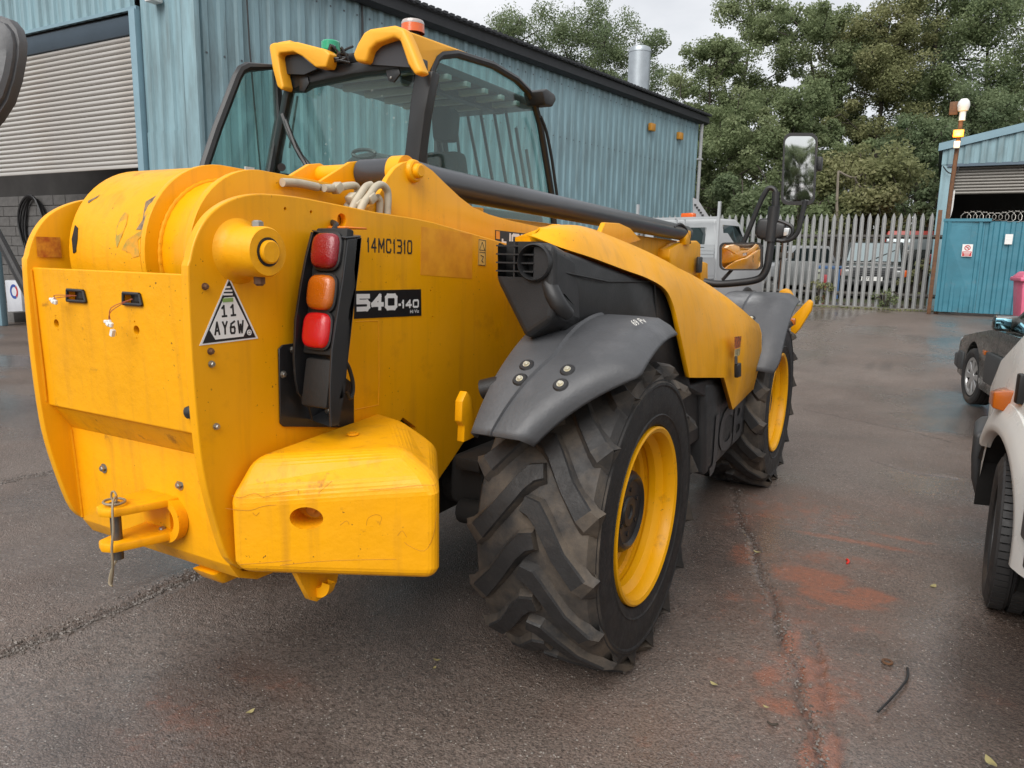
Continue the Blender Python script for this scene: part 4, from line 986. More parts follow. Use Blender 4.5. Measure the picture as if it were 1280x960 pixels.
q = P(944, 370, Y=20.5); silv = M('dull_silver_paint', (.30, .31, .32), .45)
wv = empty('silver_car', (q.x, 20.5, gh(q.x, 20.5)), R_(150), 'dull silver car standing behind the fence near the lower mirror', 'car')
b = B(); b.hull([(x, y, z) for y, z, i in [(.9, .35, .05), (.95, .75, .05), (.0, .98, .02), (-2.6, 1.0, .02), (-2.8, .4, .02)] for x in (-.8 + i, .8 - i)], bev=.05); b.hull([(x, y, z) for y, z, i in [(-.1, .97, .06), (-.8, 1.5, .16), (-2.4, 1.52, .16), (-2.7, .98, .05)] for x in (-.8 + i, .8 - i)], bev=.05); b.done('body', silv, wv)
b = B(); b.prism([(-.66, -.12, 1.02), (.66, -.12, 1.02), (.56, -.74, 1.45), (-.56, -.74, 1.45)], (0, .03, .03)); b.done('windscreen', glass_d, wv)
for s in (-1, 1):
    b = B(); b.box((s * .6, .93, .72), (.26, .06, .15), bev=.03); b.done('headlight', M('clear_headlight', (.4, .42, .43), .15, .3), wv)
    b = B(); b.hull([(s * (.80 - i), y, z) for y, z, i in [(-.3, 1.02, .05), (-.86, 1.42, .14), (-2.3, 1.44, .14), (-2.5, 1.02, .05)]] + [(s * .5, -1.4, 1.1)]); b.done('side_window', glass_d, wv)
    for y in (.25, -2.0): road_wheel(wv, (s * .7, y, .3), .3, .18, alloy, s)
q = P(992, 372, Y=19.6); gv = empty('grey_trailer', (q.x, 19.6, gh(q.x, 19.6)), R_(20), 'grey box trailer behind the fence beside the rusty post', 'trailer')
b = B(); b.box((0, 0, .72), (.72, 1.4, .66), bev=.04); b.done('trailer_body', M('grey_trailer_paint', (.16, .17, .17), .5, var=.2), gv)
for s in (-1, 1): road_wheel(gv, (s * .40, 0, .26), .26, .14, grey_tr, s)
b = B(); b.tube([(0, -.7, .45), (0, -1.3, .42)], .04, 8); b.done('drawbar', steel, gv)
q = P(974, 380, Y=16.9); rs = empty('rusty_post', (q.x, 16.9, gh(q.x, 16.9)), 0, 'rusty steel gate post with a cross bracket just behind the fence', 'post')
b = B(); b.box((0, 0, 1.0), (.10, .10, 2.0)); b.box((.16, 0, 1.0), (.06, .06, 2.0)); b.done('post', rusty, rs)
b = B(); b.box((.05, -.07, 1.18), (.42, .06, .14), bev=.01); b.done('bracket', M('grey_brown_bracket', (.13, .11, .09), .8), rs)
q = P(1016, 362, Y=20); ps = empty('pale_crate', (q.x, 20, gh(q.x, 20)), 0, 'pale grey green crate behind the fence left of the weeds', 'crate')
b = B(); b.box((0, 0, .55), (.36, .36, .56), bev=.02); b.done('crate_body', M('pale_crate_paint', (.33, .35, .28), .6, var=.15), ps)
for z in (.35, .55, .75): b = B(); b.box((0, -.19, z), (.34, .02, .03)); b.done('rib', grey_tr, ps)
b = B(); b.box((0, 0, .14), (.36, .36, .26)); b.done('stand', dark, ps)
q = P(1030, 334, Y=20.6); g0 = gh(q.x, 20.6); bp_ = empty('blue_barrier', (q.x, 20.6, g0), 0, 'blue painted barrier rail behind the fence left of the off-roader', 'barrier')
bm_ = M('blue_barrier_paint', (.05, .12, .26), .5, var=.2)
b = B(); b.box((0, 0, q.z - g0), (1.0, .05, .09), bev=.01); b.done('rail', bm_, bp_)
for x in (-.42, .42): b = B(); b.box((x, 0, (q.z - g0) / 2), (.05, .05, q.z - g0)); b.done('leg', bm_, bp_)
q = P(1029, 350, Y=20.2); b = B(); b.hull([(q.x + x, 20.2 + y, q.z + z) for z, w_ in ((-.15, .13), (.15, .17)) for x in (-w_, w_) for y in (-w_, w_)], bev=.02); b.box((q.x, 20.2, gh(q.x, 20.2) + (q.z - .15 - gh(q.x, 20.2)) / 2), (.2, .2, q.z - .15 - gh(q.x, 20.2)))
tag(b.done('red_bucket', M('dull_red_plastic', (.38, .06, .07), .5), None, loc=q), 'dull red bucket on a block behind the fence near the blue barrier', 'bucket')
# slatted timber screen far behind the fence
b0 = M('dark_timber', (.055, .045, .035), .85, var=.3, vscale=5)
sc_ = empty('timber_screen', (-3.5, 23.2, gh(-1, 23.2)), 0, 'dark upright board screen under the trees behind the fence', 'screen')
b = B(); b.box((0, 0, 0), (.17, .03, 1.7)); bd0 = b.done('board', b0, sc_)
for i in range(48):
    o = bd0 if i == 0 else bd0.copy()
    if i: COL.objects.link(o)
    o.location = (-1.8 + i * .19, .012 * (i % 2), .8 + rng.uniform(-.06, .06))
b = B(); b.box((2.7, .05, .4), (9.2, .05, .09)); b.box((2.7, .05, 1.3), (9.2, .05, .09)); b.done('rail', b0, sc_)
# ================================================================== THE TELEHANDLER
TH = empty('telehandler', (0, 0, 0), 0, 'big yellow telehandler seen from its rear right corner, boom lowered', 'telehandler')
V3 = Vector
def cut(o, cutters):
    """take the cutter shapes out of a part"""
    for c in cutters:
        md = o.modifiers.new('cut', 'BOOLEAN'); md.object = c; md.solver = 'EXACT'
    dg = bpy.context.evaluated_depsgraph_get()
    me = bpy.data.meshes.new_from_object(o.evaluated_get(dg)); me.name = o.name
    o.modifiers.clear(); o.data = me
    for f in me.polygons: f.use_smooth = False
    for c in cutters:
        d = c.data; bpy.data.objects.remove(c); bpy.data.meshes.remove(d)
def mir(pts): return [V3((-p.x, p.y, p.z)) for p in pts]
def disc(c, ax, r, h, n=20):
    b = B(); b.lathe([(0, r), (h, r), (h, 0)], (0, 0, 0), ax, n); o = b.done('cutter', yellow); o.location = c; return o
def bolt(c, ax, r, h, mat, parent, name='bolt', washer=None):
    """hex bolt head; ax a unit vector pointing out of the surface"""
    ax = V3(ax).normalized(); a = ax.orthogonal().normalized(); d = ax.cross(a); c = V3(c); b = B()
    if washer: b.tube([c - ax * .002, c + ax * h * .3], washer, 18)
    b.tube([c, c + ax * h], r, 6); b.tube([c + ax * h, c + ax * h * 1.25], [r * .85, r * .6], 6)
    return b.done(name, mat, parent, ang=30)

# ---- chassis side plates
px_plate = [(303, 712), (285, 698), (270, 655), (256, 600), (248, 545), (240, 450), (235, 345), (237.5, 325), (243, 302), (252, 282), (264, 266), (280, 254), (297, 246.5), (312, 243), (330, 242), (370, 245.5), (420, 255), (470, 265), (520, 273), (543, 278), (591, 292), (619, 300)]
def smooth2(p, k=3):
    o = []
    for i in range(len(p) - 1):
        a, b_, c, d = [Vector(p[max(0, min(len(p) - 1, j))]) for j in (i - 1, i, i + 1, i + 2)]
        for s in range(k):
            t = s / k; q = .5 * (2 * b_ + (c - a) * t + (2 * a - 5 * b_ + 4 * c - d) * t * t + (3 * b_ - a - 3 * c + d) * t ** 3); o.append((q.x, q.y))
    return o + [p[-1]]
px_plate = smooth2(px_plate[:17]) + px_plate[17:]
pp_ = PS(px_plate, X=.37) + [V3((.37, 1.0, 1.48)), V3((.37, 2.9, 1.2)), V3((.37, 2.9, .7)), V3((.37, .7, .82)), V3((.37, .25, .98)), V3((.37, .06, .90)), V3((.37, -.08, .80)), V3((.37, -.2, .72)), V3((.37, -.3, .66)), V3((.37, -.6, .62))]
b = B(); b.prism(pp_, (-.028, 0, 0), bev=.004, seg=2); plate = b.done('side_plate', yellow, TH)
b = B(); b.prism([q + V3((.06, 0, 0)) for q in PS([(495.5, 532.5), (503.6, 521.7), (519.9, 533.8), (522.6, 550), (517, 553), (498, 541)], X=.37)], (-.2, 0, 0)); hole1 = b.done('cutter', yellow)
hl = [disc(P(x, y, X=.35), 'X', r, .1) for x, y, r in [(350, 261, .005), (382.5, 265, .005), (421, 275, .020), (533, 363, .004), (535, 396, .004)]]
cut(plate, [hole1] + hl)
b = B(); b.prism(mir(pp_), (.028, 0, 0), bev=.004, seg=2); b.done('side_plate', yellow, TH)
b = B(); b.box((0, .9, .95), (.60, 3.4, .5)); b.box((0, -.5, .85), (.60, .9, .4)); b.done('chassis_box', dark, TH)
# weld seam panel lines low on the plate
b = B(); sp_ = PS([(445, 402), (473, 401), (474, 470), (473, 506), (444, 512)], X=.3706)
for p0, p1 in zip(sp_[:-1], sp_[1:]): b.tube([p0, p1], .0012, 4)
b.done('plate_seam', yellow, TH)

# ---- boom with its round tail
cy, cz, cr_ = -1.0, 1.50, .262
def tail_ring(x0, x1, r, name, a0=88, a1=235, n=11, th=.02, mat=yellow, ang=20):
    b = B(); b.lathe([(x0, r), (x1, r), (x1, r - th), (x0, r - th), (x0, r)], (0, cy, cz), 'X', n, a0, a1)
    return b.done(name, mat, TH, ang=ang, merge=True)
boom_top = lambda y: 1.765 - .030 * (y + 1.0)
b = B(); b.prism([V3((-.30, y, z)) for y, z in [(cy, boom_top(cy)), (3.45, boom_top(3.45)), (3.45, 1.30), (cy, 1.30)]], (.24, 0, 0), bev=.012); b.done('boom', yellow, TH)
tail_ring(-.292, .044, cr_ + .006, 'boom_tail_cover', a1=230, n=26, mat=yellow_scuff, ang=20)
# slot in the tail cover and its worn marks
sq = cyl_pts = None
def on_tail(x, a, r=cr_ + .0065): return V3((x, cy + r * math.cos(R_(a)), cz + r * math.sin(R_(a))))
def tail_patch(pts, name, mat, lift=.0006):
    b = B(); b.poly([on_tail(x, a, cr_ + .006 + lift) for x, a in pts]); return b.done(name, mat, TH, ang=80)
b = B(); b.hull([on_tail(-.286 + dx, 170 + da, cr_ + .006 + e) for dx, da in [(.012, -9), (.03, -7), (.036, 0), (.03, 8), (.016, 9), (.008, 0)] for e in (-.01, .002)]); b.done('tail_slot', dark, TH)
for px0, y0, nm in ((0, 0, 0),):
    paint_g = M('grey_green_rub_mark', (.36, .26, .04), .6, col2=(.74, .32, .01), vscale=36, bump=.0008, bscale=40)
    bare = M('bare_rust_chip', (.10, .075, .055), .7, col2=(.30, .2, .1), vscale=60, bump=.001, bscale=90)
    def cyl_px(px, py, r=cr_ + .0072):
        d = ray(px, py); o = CAM; a = d.y ** 2 + d.z ** 2; bq = 2 * ((o.y - cy) * d.y + (o.z - cz) * d.z); c = (o.y - cy) ** 2 + (o.z - cz) ** 2 - r * r
        D = bq * bq - 4 * a * c
        return o + d * ((-bq - max(D, 0) ** .5) / 2 / a)
    def px_patch(pts, nm, mat, parent=TH):
        b = B(); b.poly([cyl_px(x, y) for x, y in pts]); return b.done(nm, mat, parent, ang=80)
    px_patch([(156, 265), (160, 268), (158, 280), (152, 295), (146, 310), (144, 300), (146, 283), (150, 273)], 'rub_mark', paint_g)
    px_patch([(178, 287), (180, 292), (172, 300), (174, 320), (166, 322), (163, 316), (152, 312), (158, 300), (170, 292)], 'rub_mark', paint_g)
    px_patch([(197, 243), (200, 242), (194, 252), (189, 258), (184, 287), (170, 287), (178, 275), (180, 262), (182, 252)], 'paint_chip', bare)
    px_patch([(110, 251), (125, 243), (121, 247), (110, 254)], 'paint_chip', bare)
# boom cheek plates and the tube between them
def cheek(x0, x1, r, name, yend=-.2, mat=yellow):
    pts = [V3((x0, cy + r * math.cos(R_(a)), cz + r * math.sin(R_(a)))) for a in range(235, 84, -6)]
    top = pts[-1].z
    pts += [V3((x0, yend, top - .035 * (yend - cy))), V3((x0, yend, 1.25)), V3((x0, -.8, 1.25))]
    b = B(); b.prism(pts, (x1 - x0, 0, 0), bev=.003); return b.done(name, mat, TH)
cheek(.052, .072, cr_ + .012, 'boom_cheek_plate')
tail_ring(.072, .20, cr_ - .035, 'pivot_tube', a0=80, a1=250, n=18, th=.03, ang=40)
b = B()
b.tube([V3((.074, cy + (cr_ - .034) * math.cos(R_(a)), cz + (cr_ - .034) * math.sin(R_(a)))) for a in range(82, 236, 2)], [.0065 + .0010 * math.sin(k * 1.9) for k in range(77)], 8)
b.done('weld_bead', yellow_scuff, TH)
cheek(.205, .232, cr_ - .008, 'boom_cheek_plate')
b = B(); b.prism([V3((-.025, y, z)) for y, z in [(-.95, 1.728), (-.15, 1.70), (-.15, 1.3), (-.95, 1.3)]], (.24, 0, 0)); b.done('tail_filler', yellow, TH)
b = B(); b.hull([V3((.232, -1.22 + dy, 1.50 + dz)) for dy, dz in [(-.012, .03), (.012, .03), (-.012, -.03), (.012, -.03)]] + [V3((.236, -1.22 + dy, 1.50 + dz)) for dy, dz in [(-.012, .03), (.012, .03), (-.012, -.03), (.012, -.03)]], bev=.004); b.done('cheek_slot', dark, TH)

# ---- rear cover between the plates
cov = [(-1.350, 1.462), (-1.338, 1.05), (-1.325, 1.042), (-1.275, .968), (-1.262, .968), (-1.320, 1.055), (-1.331, 1.462)]
b = B(); b.prism([V3((-.368, y, z)) for y, z in cov], (.71, 0, 0), bev=.003); cover = b.done('rear_cover', yellow_scuff, TH)
cutters = [disc(P(x, y, Y=-1.30) - V3((0, .0, 0)), 'Y', r, -.1) for x, y, r in [(57, 402, .006), (90, 403, .0125), (190, 411, .0125), (89.5, 393.5, .0025), (92, 411, .0025), (188, 400.5, .0025), (190, 421, .0025)]]
for (xa, ya, xb, yb) in ((87, 362, 109, 377), (157, 366, 179, 381)):
    q = [V3((p.x, -1.40, p.z)) for p in PS([(xa, ya), (xb - 2, ya + 1.5), (xb + 1, yb), (xa, yb - 1.5)], Y=-1.345)]
    b = B(); b.prism(q, (0, .12, 0)); cutters.append(b.done('cutter', yellow))
cut(cover, cutters)
for f in cover.data.polygons: f.use_smooth = False
b = B(); b.box((0, -1.29, 1.25), (.66, .02, .4)); b.done('cover_backing', dark, TH)
for k, (xa, ya, xb, yb) in enumerate(((87, 362, 109, 377), (157, 366, 179, 381))):
    q = [V3((p.x, -1.352, p.z)) for p in PS([(xa, ya), (xb - 2, ya + 1.5), (xb + 1, yb), (xa, yb - 1.5)], Y=-1.345)]
    b = B()
    for i in range(4): b.tube([q[i], q[(i + 1) % 4]], .0045, 6)
    c = sum(q, V3()) / 4; b.box(c + V3((0, .022, 0)), (.05, .012, .03)); b.box(c + V3((.012, .012, .004)), (.02, .01, .02)); lampo = b.done('number_plate_lamp', plastic, TH)
    wire_r = M('red_wire', (.40, .10, .05), .5); conn = M('white_connector', (.75, .74, .7), .5)
    e = c + (V3((-.055, -.03, -.012)) if k == 0 else V3((-.035, -.045, -.060)))
    b = B()
    for j in range(2): b.tube([c + V3((.004 * j, .0, 0)), c.lerp(e, .5) + V3((0, -.025, .008 * j)), e + V3((.006 * j, 0, .003 * j))], .0012, 5, smooth=4)
    b.done('wire', wire_r, lampo)
    b = B()
    for j in range(4): b.box(e + V3((.012 * j - .012, -.003 * j, -.006 * (j % 2))), (.013, .009, .009), Matrix.Rotation(.6 * j, 3, 'Y'), bev=.002, seg=1)
    if k: b.box(e + V3((.012, 0, -.028)), (.010, .010, .018), Matrix.Rotation(.4, 3, 'Y'))
    b.done('connector', conn, lampo)
b = B(); b.hull([P(239, 515, Y=-1.342) + V3((r * math.cos(a), -h, r * math.sin(a))) for r, h in ((.018, 0), (.016, .012), (.006, .018)) for a in np.linspace(0, 6.28, 12)]); b.done('rubber_stop', plastic, TH)
for xs in (.344, -.344):
    b = B(); b.tube([V3((xs, y - .004, z)) for y, z in [(-1.350, 1.455), (-1.344, 1.25), (-1.340, 1.06)]], [.0045, .006, .0045, .0055, .004], 8, smooth=8); b.tube([V3((xs, y - .003, z)) for y, z in [(-1.274, .96), (-1.266, .80), (-1.262, .67)]], [.0045, .006, .0045], 8, smooth=6); b.done('weld_seam', yellow_scuff, TH)
low = [(-1.275, .968), (-1.262, .66), (-1.235, .615), (-1.17, .585), (-.95, .575), (-.95, .60), (-1.16, .605), (-1.22, .63), (-1.245, .665), (-1.255, .968)]
b = B(); b.prism([V3((-.345, y, z)) for y, z in low], (.688, 0, 0), bev=.002); b.done('lower_rear_plate', yellow_scuff, TH)
for x, y in ((131, 585), (226, 606)):
    bolt(P(x, y, Y=-1.268), (0, -1, .05), .010, .012, steel, TH, 'hex_bolt', .0155)
b = B(); b.box(P(61, 309, X=-.339) + V3((.001, 0, 0)), (.001, .07, .06)); b.done('worn_sticker', M('rust_sticker_mark', (.45, .10, .01), .7, col2=(.7, .3, .02), vscale=40), TH)

# ---- towing hitch
H0 = V3((.02, -1.262, .735))
b = B()
hp = [V3((.018, -1.405, 0)), V3((.026, -1.437, 0)), V3((.058, -1.45, 0)), V3((.092, -1.437, 0)), V3((.106, -1.40, 0)), V3((.128, -1.34, 0)), V3((.150, -1.268, 0)), V3((.0, -1.268, 0)), V3((.006, -1.36, 0))]
zt, zb_ = P(160, 640, Y=-1.40).z, P(160, 686, Y=-1.40).z
b.prism([p + V3((0, 0, zt - .012)) for p in hp], (0, 0, .024), bev=.006); b.prism([p + V3((0, 0, zb_ - .004)) for p in hp], (0, 0, .026), bev=.006)
b.lathe([(-.03, (zt - zb_) / 2 + .012), (-.03, (zt - zb_) / 2 - .012), (0, (zt - zb_) / 2 - .012), (0, (zt - zb_) / 2 + .012), (-.03, (zt - zb_) / 2 + .012)], (.118, -1.268, (zt + zb_) / 2), 'Y', 20, -90, 90)
b.box((.06, -1.272, (zt + zb_) / 2), (.12, .016, zt - zb_)); hitch = b.done('tow_hitch', yellow_scuff, TH)
bolt(P(205, 661, Y=-1.285), (0, -1, 0), .009, .011, steel, hitch, 'hex_bolt')
pc = V3((.062, -1.405, 0))
b = B(); b.tube([pc + V3((0, 0, zt + .018)), pc + V3((0, 0, zb_ - .035))], .0145, 16); b.done('hitch_pin', M('worn_steel_pin', (.14, .13, .12), .4, .7, var=.4, vscale=30), hitch)
b = B(); b.tube([pc + V3((.03 * math.cos(t), .026 * math.sin(t), zt + .022)) for t in np.linspace(0, 6.28, 17)], .0035, 6); b.tube([pc + V3((.012 * math.cos(t), .0, zt + .035 + .016 * math.sin(t))) for t in np.linspace(0, 6.28, 13)], .003, 6)
b.tube([pc + V3((.012, 0, zt + .04)), pc + V3((.04, -.03, zt + .03)), pc + V3((.05, -.04, zt - .04)), pc + V3((.046, -.045, zb_ + .02)), pc + V3((.036, -.04, zb_ - .04)), pc + V3((-.01, -.02, zb_ - .105))], .0034, 6, smooth=5)
b.tube([pc + V3((0, 0, zb_ - .03)), pc + V3((-.02, -.01, zb_ - .07)), pc + V3((-.02, -.02, zb_ - .105)), pc + V3((-.005, -.02, zb_ - .11))], .003, 6, smooth=3)
b.done('pin_lanyard', M('lanyard_wire', (.30, .25, .17), .6, .2), hitch)
b = B(); b.hull([V3((.14 + x, y, z)) for x in (0, .10) for y, z in [(-1.24, .60), (-1.10, .60), (-1.20, .555), (-1.14, .555)]], bev=.01); b.done('tow_eye', yellow_scuff, TH)
b = B(); b.lathe([(-.012, .05), (-.012, .022), (.012, .022), (.012, .05), (-.012, .05)], P(399, 724, X=.52), 'Y', 20, 180, 360); b.prism(PS([(368, 712), (424, 712), (421, 728), (414, 738), (396, 752), (388, 750), (380, 734)], X=.52), (-.02, 0, 0)); b.done('tie_down_lug', yellow_scuff, TH)

# ---- counterweight on the right
cwr = [[(.40, -1.283, .655), (.868, -1.023, .650), (.64, -.70, .65), (.37, -.64, .65)],
       [(.384, -1.295, .69), (.877, -1.018, .68), (.66, -.72, .68), (.37, -.63, .68)],
       [(.382, -1.296, .875), (.877, -1.018, .925), (.66, -.72, .94), (.37, -.62, .95)],
       [(.40, -1.225, .975), (.745, -.985, .992), (.50, -.72, 1.005), (.37, -.66, .995)]]
b = B(); b.loft([[V3(p) for p in r] for r in cwr], True, True)
t = b.bm; b.bm = bmesh.new(); b._in(t, .034, 5); wt = b.done('counterweight', yellow_scuff, TH, ang=60)
Wpl = ((.375, -1.30, 0), (1.245, -.81, 0), (.375, -1.3, 1))
c = P(383, 648, pl=Wpl); un_ = V3((.49, -.87, 0)).normalized(); uu = V3((.87, .49, 0)).normalized()
b = B(); b.tube([c - un_ * .09, c + un_ * .03], .030, 24)
for v in b.bm.verts:
    d = v.co - c; v.co = c + uu * d.dot(uu) * 1.5 + V3((0, 0, d.z)) * 1.05 + un_ * d.dot(un_) + uu * .0
cut(wt, [b.done('cutter', yellow)])
b = B(); b.tube([c - un_ * .088, c - un_ * .082], .026, 20); b.tube([c - un_ * .082 - uu * .006, c - un_ * .07 - uu * .006], .014, 6); b.done('socket_bolt', M('dull_yellow_bolt', (.55, .25, .02), .6), wt)
b = B(); b.lathe([(0, .012), (.006, .012), (.006, .018), (0, .018)], P(441, 543, Z=.992), 'Z', 16); b.done('lifting_plug', yellow_scuff, wt)
scr = M('bare_grey_scrape', (.22, .20, .17), .6, col2=(.55, .28, .05), vscale=25)
b = B(); sc0 = [P(x, y, pl=Wpl) + un_ * .001 for x, y in [(302, 716), (330, 722), (370, 727), (415, 728), (425, 725), (400, 722), (360, 720), (330, 716), (305, 710)]]; b.poly(sc0); b.bm.free()
crk_m = M('cracked_paint_line', (.42, .17, .01), .7)
b = B(); random.seed(3)
for ln in ([(290, 619), (300, 622), (318, 617), (330, 621), (345, 617)], [(344, 618), (371, 612), (372, 619)], [(398, 616), (415, 601)], [(282, 636), (310, 638), (330, 633), (345, 631)], [(300, 705), (330, 703), (365, 700)], [(350, 706), (400, 702), (450, 700), (495, 699)], [(458, 657), (460, 648), (470, 643), (477, 646), (474, 655)], [(505, 677), (512, 683), (530, 688), (541, 670), (546, 640)], [(460, 612), (490, 611), (520, 606), (545, 606)], [(497, 670), (503, 663), (508, 672)], [(425, 657), (433, 651), (436, 655)], [(316, 640), (320, 645), (324, 641)], [(480, 595), (492, 578), (505, 572)]):
    pts = [P(x + random.uniform(-.6, .6), y + random.uniform(-.6, .6), pl=Wpl) + un_ * .0005 for x, y in ln]
    if min(p.z for p in pts) > .93: continue
    b.tube(pts, .0006, 4, smooth=3)
b.done('paint_crack', crk_m, wt)

# ---- pivot boss and its pin
bc = P(335, 315, X=.475); b = B()
b.lathe([(.368, .088), (.378, .076), (.395, .067), (.470, .064), (.476, .060), (.476, .0)], (0, bc.y, bc.z), 'X', 40); boss = b.done('pivot_boss', yellow_scuff, TH)
b = B(); b.lathe([(.472, .037), (.478, .037), (.478, .030), (.474, .030)], (0, bc.y, bc.z), 'X', 28); b.done('pin_gap', dark, boss)
b = B(); b.lathe([(.470, .030), (.486, .030), (.489, .026), (.489, 0)], (0, bc.y, bc.z), 'X', 28); b.done('pivot_pin', yellow_scuff, boss)
bolt((.44, bc.y, bc.z + .062), (0, 0, 1), .016, .014, steel, boss, 'hex_bolt'); bolt((.44, bc.y, bc.z - .062), (0, 0, -1), .015, .020, rusty, boss, 'hex_bolt')
for x, y, mt in ((256, 358, rusty), (263, 439, rusty), (264, 455, steel), (270, 533, steel)): bolt(P(x, y, X=.371), (1, 0, 0), .0075, .008, mt, TH, 'plate_bolt', .009)
b = B(); q = P(425, 285, X=.375); b.box(q + V3((.03, 0, 0)), (.07, .10, .006), bev=.003); b.done('orange_tab', M('orange_plastic', (.8, .22, .02), .4), TH)
q = P(418, 277, X=.372); b = B(); b.tube([q - V3((.02, 0, 0)), q + V3((.025, -.02, -.01)), q + V3((.03, -.04, -.03))], .009, 8, smooth=3); b.done('lamp_cable', plastic, TH)

# ---- lifting ears, pin and ram
ear_px = [(455, 268), (470, 250), (478, 236), (485, 222), (494, 210), (504, 203), (516, 200.5), (528, 204), (541, 213), (556, 228), (575, 246), (592, 259), (612, 268), (640, 276), (672, 283), (760, 298), (760, 330), (600, 330), (455, 310)]
ex = .315
b = B(); b.prism(PS(ear_px, X=ex), (-.022, 0, 0), bev=.004); b.done('lift_ear', yellow, TH)
pin = P(516, 214, X=ex)
ear2 = [V3((-.12, pin.y + dy, pin.z + dz)) for dy, dz in [(-.36, -.16), (-.22, -.05), (-.06, .035), (0, .045), (.05, .03), (.10, -.03), (.2, -.16)]]
b = B(); b.prism(ear2, (-.022, 0, 0), bev=.004); b.done('lift_ear', yellow, TH)
b = B(); b.prism([v + V3((.20, 0, 0)) for v in ear2[1:]], (-.018, 0, 0), bev=.004); b.done('lift_ear', yellow, TH)
b = B(); b.lathe([(ex - .002, .042), (ex + .014, .038), (ex + .018, .033), (ex + .018, .026), (ex + .034, .024), (ex + .038, .019), (ex + .038, 0)], (0, pin.y, pin.z), 'X', 28); b.done('ear_pin', yellow, TH)
b = B(); b.tube([(-.14, pin.y, pin.z), (.06, pin.y, pin.z)], .036, 20); b.done('pin_sleeve', yellow, TH)
b = B(); b.tube([(.085, pin.y, pin.z), (.27, pin.y, pin.z)], .050, 24); b.done('ram_head', ram_m, TH)
b = B(); b.tube([(.235, pin.y, pin.z - .002), (.29, pin.y, pin.z - .002)], .058, 24); b.done('pin_collar', yellow, TH)
r0, r1 = P(560, 230, X=.20), P(857, 292, X=.20)
b = B(); b.tube([V3((.2, -.33, r0.z + .012)), V3((.2, -.1, r0.z)), r1], .0595, 28); b.tube([r1, r1 + V3((0, .03, -.001))], [.0595, .045], 28); b.done('lift_ram', ram_m, TH, ang=50)
# hydraulic hoses
def hose(px, r=.0125, mat=hose_m, name='hose', X=.33, Xs=None):
    pts = [P(x, y, X=(Xs[i] if Xs else X)) for i, (x, y) in enumerate(px)]
    b = B(); b.tube(pts, r, 10, smooth=5); return b.done(name, mat, TH, ang=60)
hose([(353, 228), (372, 229), (388, 232), (397, 234)], .013, X=.25); hose([(396, 233), (412, 237)], .010, steel, 'hose_end', .25)
hose([(405, 235), (420, 235), (436, 232), (445, 233), (447, 241), (441, 250), (434, 258), (430, 268)], .0125, X=.27)
hose([(464, 231), (457, 234), (450, 244), (444, 253), (440, 262), (437, 272)], .0125, X=.315)
hose([(484, 268), (485, 250), (484, 238), (477, 231), (469, 234), (462, 244), (455, 253), (450, 264), (448, 276)], .0125, X=.335)
hose([(474, 268), (475, 252), (471, 246)], .012, X=.325)
b = B()
for x, y, X_ in ((421, 235, .27), (447, 256, .315), (463, 248, .335), (440, 248, .29)): b.box(P(x, y, X=X_), (.034, .034, .03), Matrix.Rotation(.6, 3, 'X'), bev=.006)
b.done('hose_clip', hose_m, TH)
b = B(); b.box((.05, .0, 1.70), (.34, .5, .05)); b.done('boom_top_plate', yellow, TH)
# boom right flank under the ram and its head block
b = B(); b.prism([V3((.10, y, z)) for y, z in [(.3, 1.70), (1.2, 1.695), (3.3, 1.665), (3.3, 1.36), (.3, 1.40)]], (.05, 0, 0), bev=.006); b.done('boom_side', yellow, TH)
b = B(); b.prism(PS([(837, 322), (838, 311), (850, 304), (872, 301), (876, 305), (876, 345), (840, 345)], X=.24), (-.16, 0, 0), bev=.012); b.done('boom_head_block', yellow, TH)
b = B(); b.prism(PS([(857, 297), (861, 288), (864, 289), (863, 300), (862, 306), (857, 306)], X=.26), (-.05, 0, 0), bev=.003); b.done('ram_bracket', yellow, TH)
b = B(); b.tube([P(x, y, X=.25) for x, y in [(842, 284), (850, 280), (857, 286), (861, 298), (862, 304)]], .011, 8, smooth=4); b.done('ram_hose', plastic, TH)
b = B(); b.box(P(874, 331, X=.27), (.03, .10, .13), bev=.01); b.done('head_stop', plastic, TH)
b = B(); b.prism(PS([(876, 330), (880, 327), (885, 329), (885, 352), (876, 352)], X=.26), (-.1, 0, 0), bev=.01); b.done('head_lug', yellow, TH)
b = B(); b.prism(PS([(750, 294), (757, 278), (775, 279), (788, 285), (802, 300), (770, 310)], X=.42), (-.03, 0, 0), bev=.006); b.done('hood_bracket', yellow, TH)

# ---- engine hood
Ac = [(664, 294, .74), (700, 309, .84), (740, 322, .89), (780, 337, .93), (810, 348, .965), (832, 362, .99), (843, 385, 1.01), (850, 415, 1.03), (862, 472, 1.05), (905, 472, 1.065), (916, 512, 1.07), (941, 487, 1.07)]
Cc = [(668, 290, .72), (695, 283, .76), (722, 283, .78), (760, 296, .80), (800, 313, .83), (830, 327, .86), (850, 336, .88), (868, 345, .90), (888, 357, .94), (908, 371, .98), (928, 387, 1.03), (948, 405, 1.07)]
A3 = [P(x, y, X=X_) for x, y, X_ in Ac]; C3 = [P(x, y, X=X_) for x, y, X_ in Cc]
rings = []
def dense(p, m, k=4):
    o = []
    for i in range(m):
        a, b_, c, d = p[max(0, i - 1)], p[i], p[i + 1], p[min(m, i + 2)]
        for s in range(k):
            t = s / k; o.append(.5 * ((2 * b_) + (c - a) * t + (2 * a - 5 * b_ + 4 * c - d) * t * t + (3 * b_ - a - 3 * c + d) * t ** 3))
    return o + p[m:]
ix = [i / 4 for i in range(32)] + [8, 9, 10, 11]
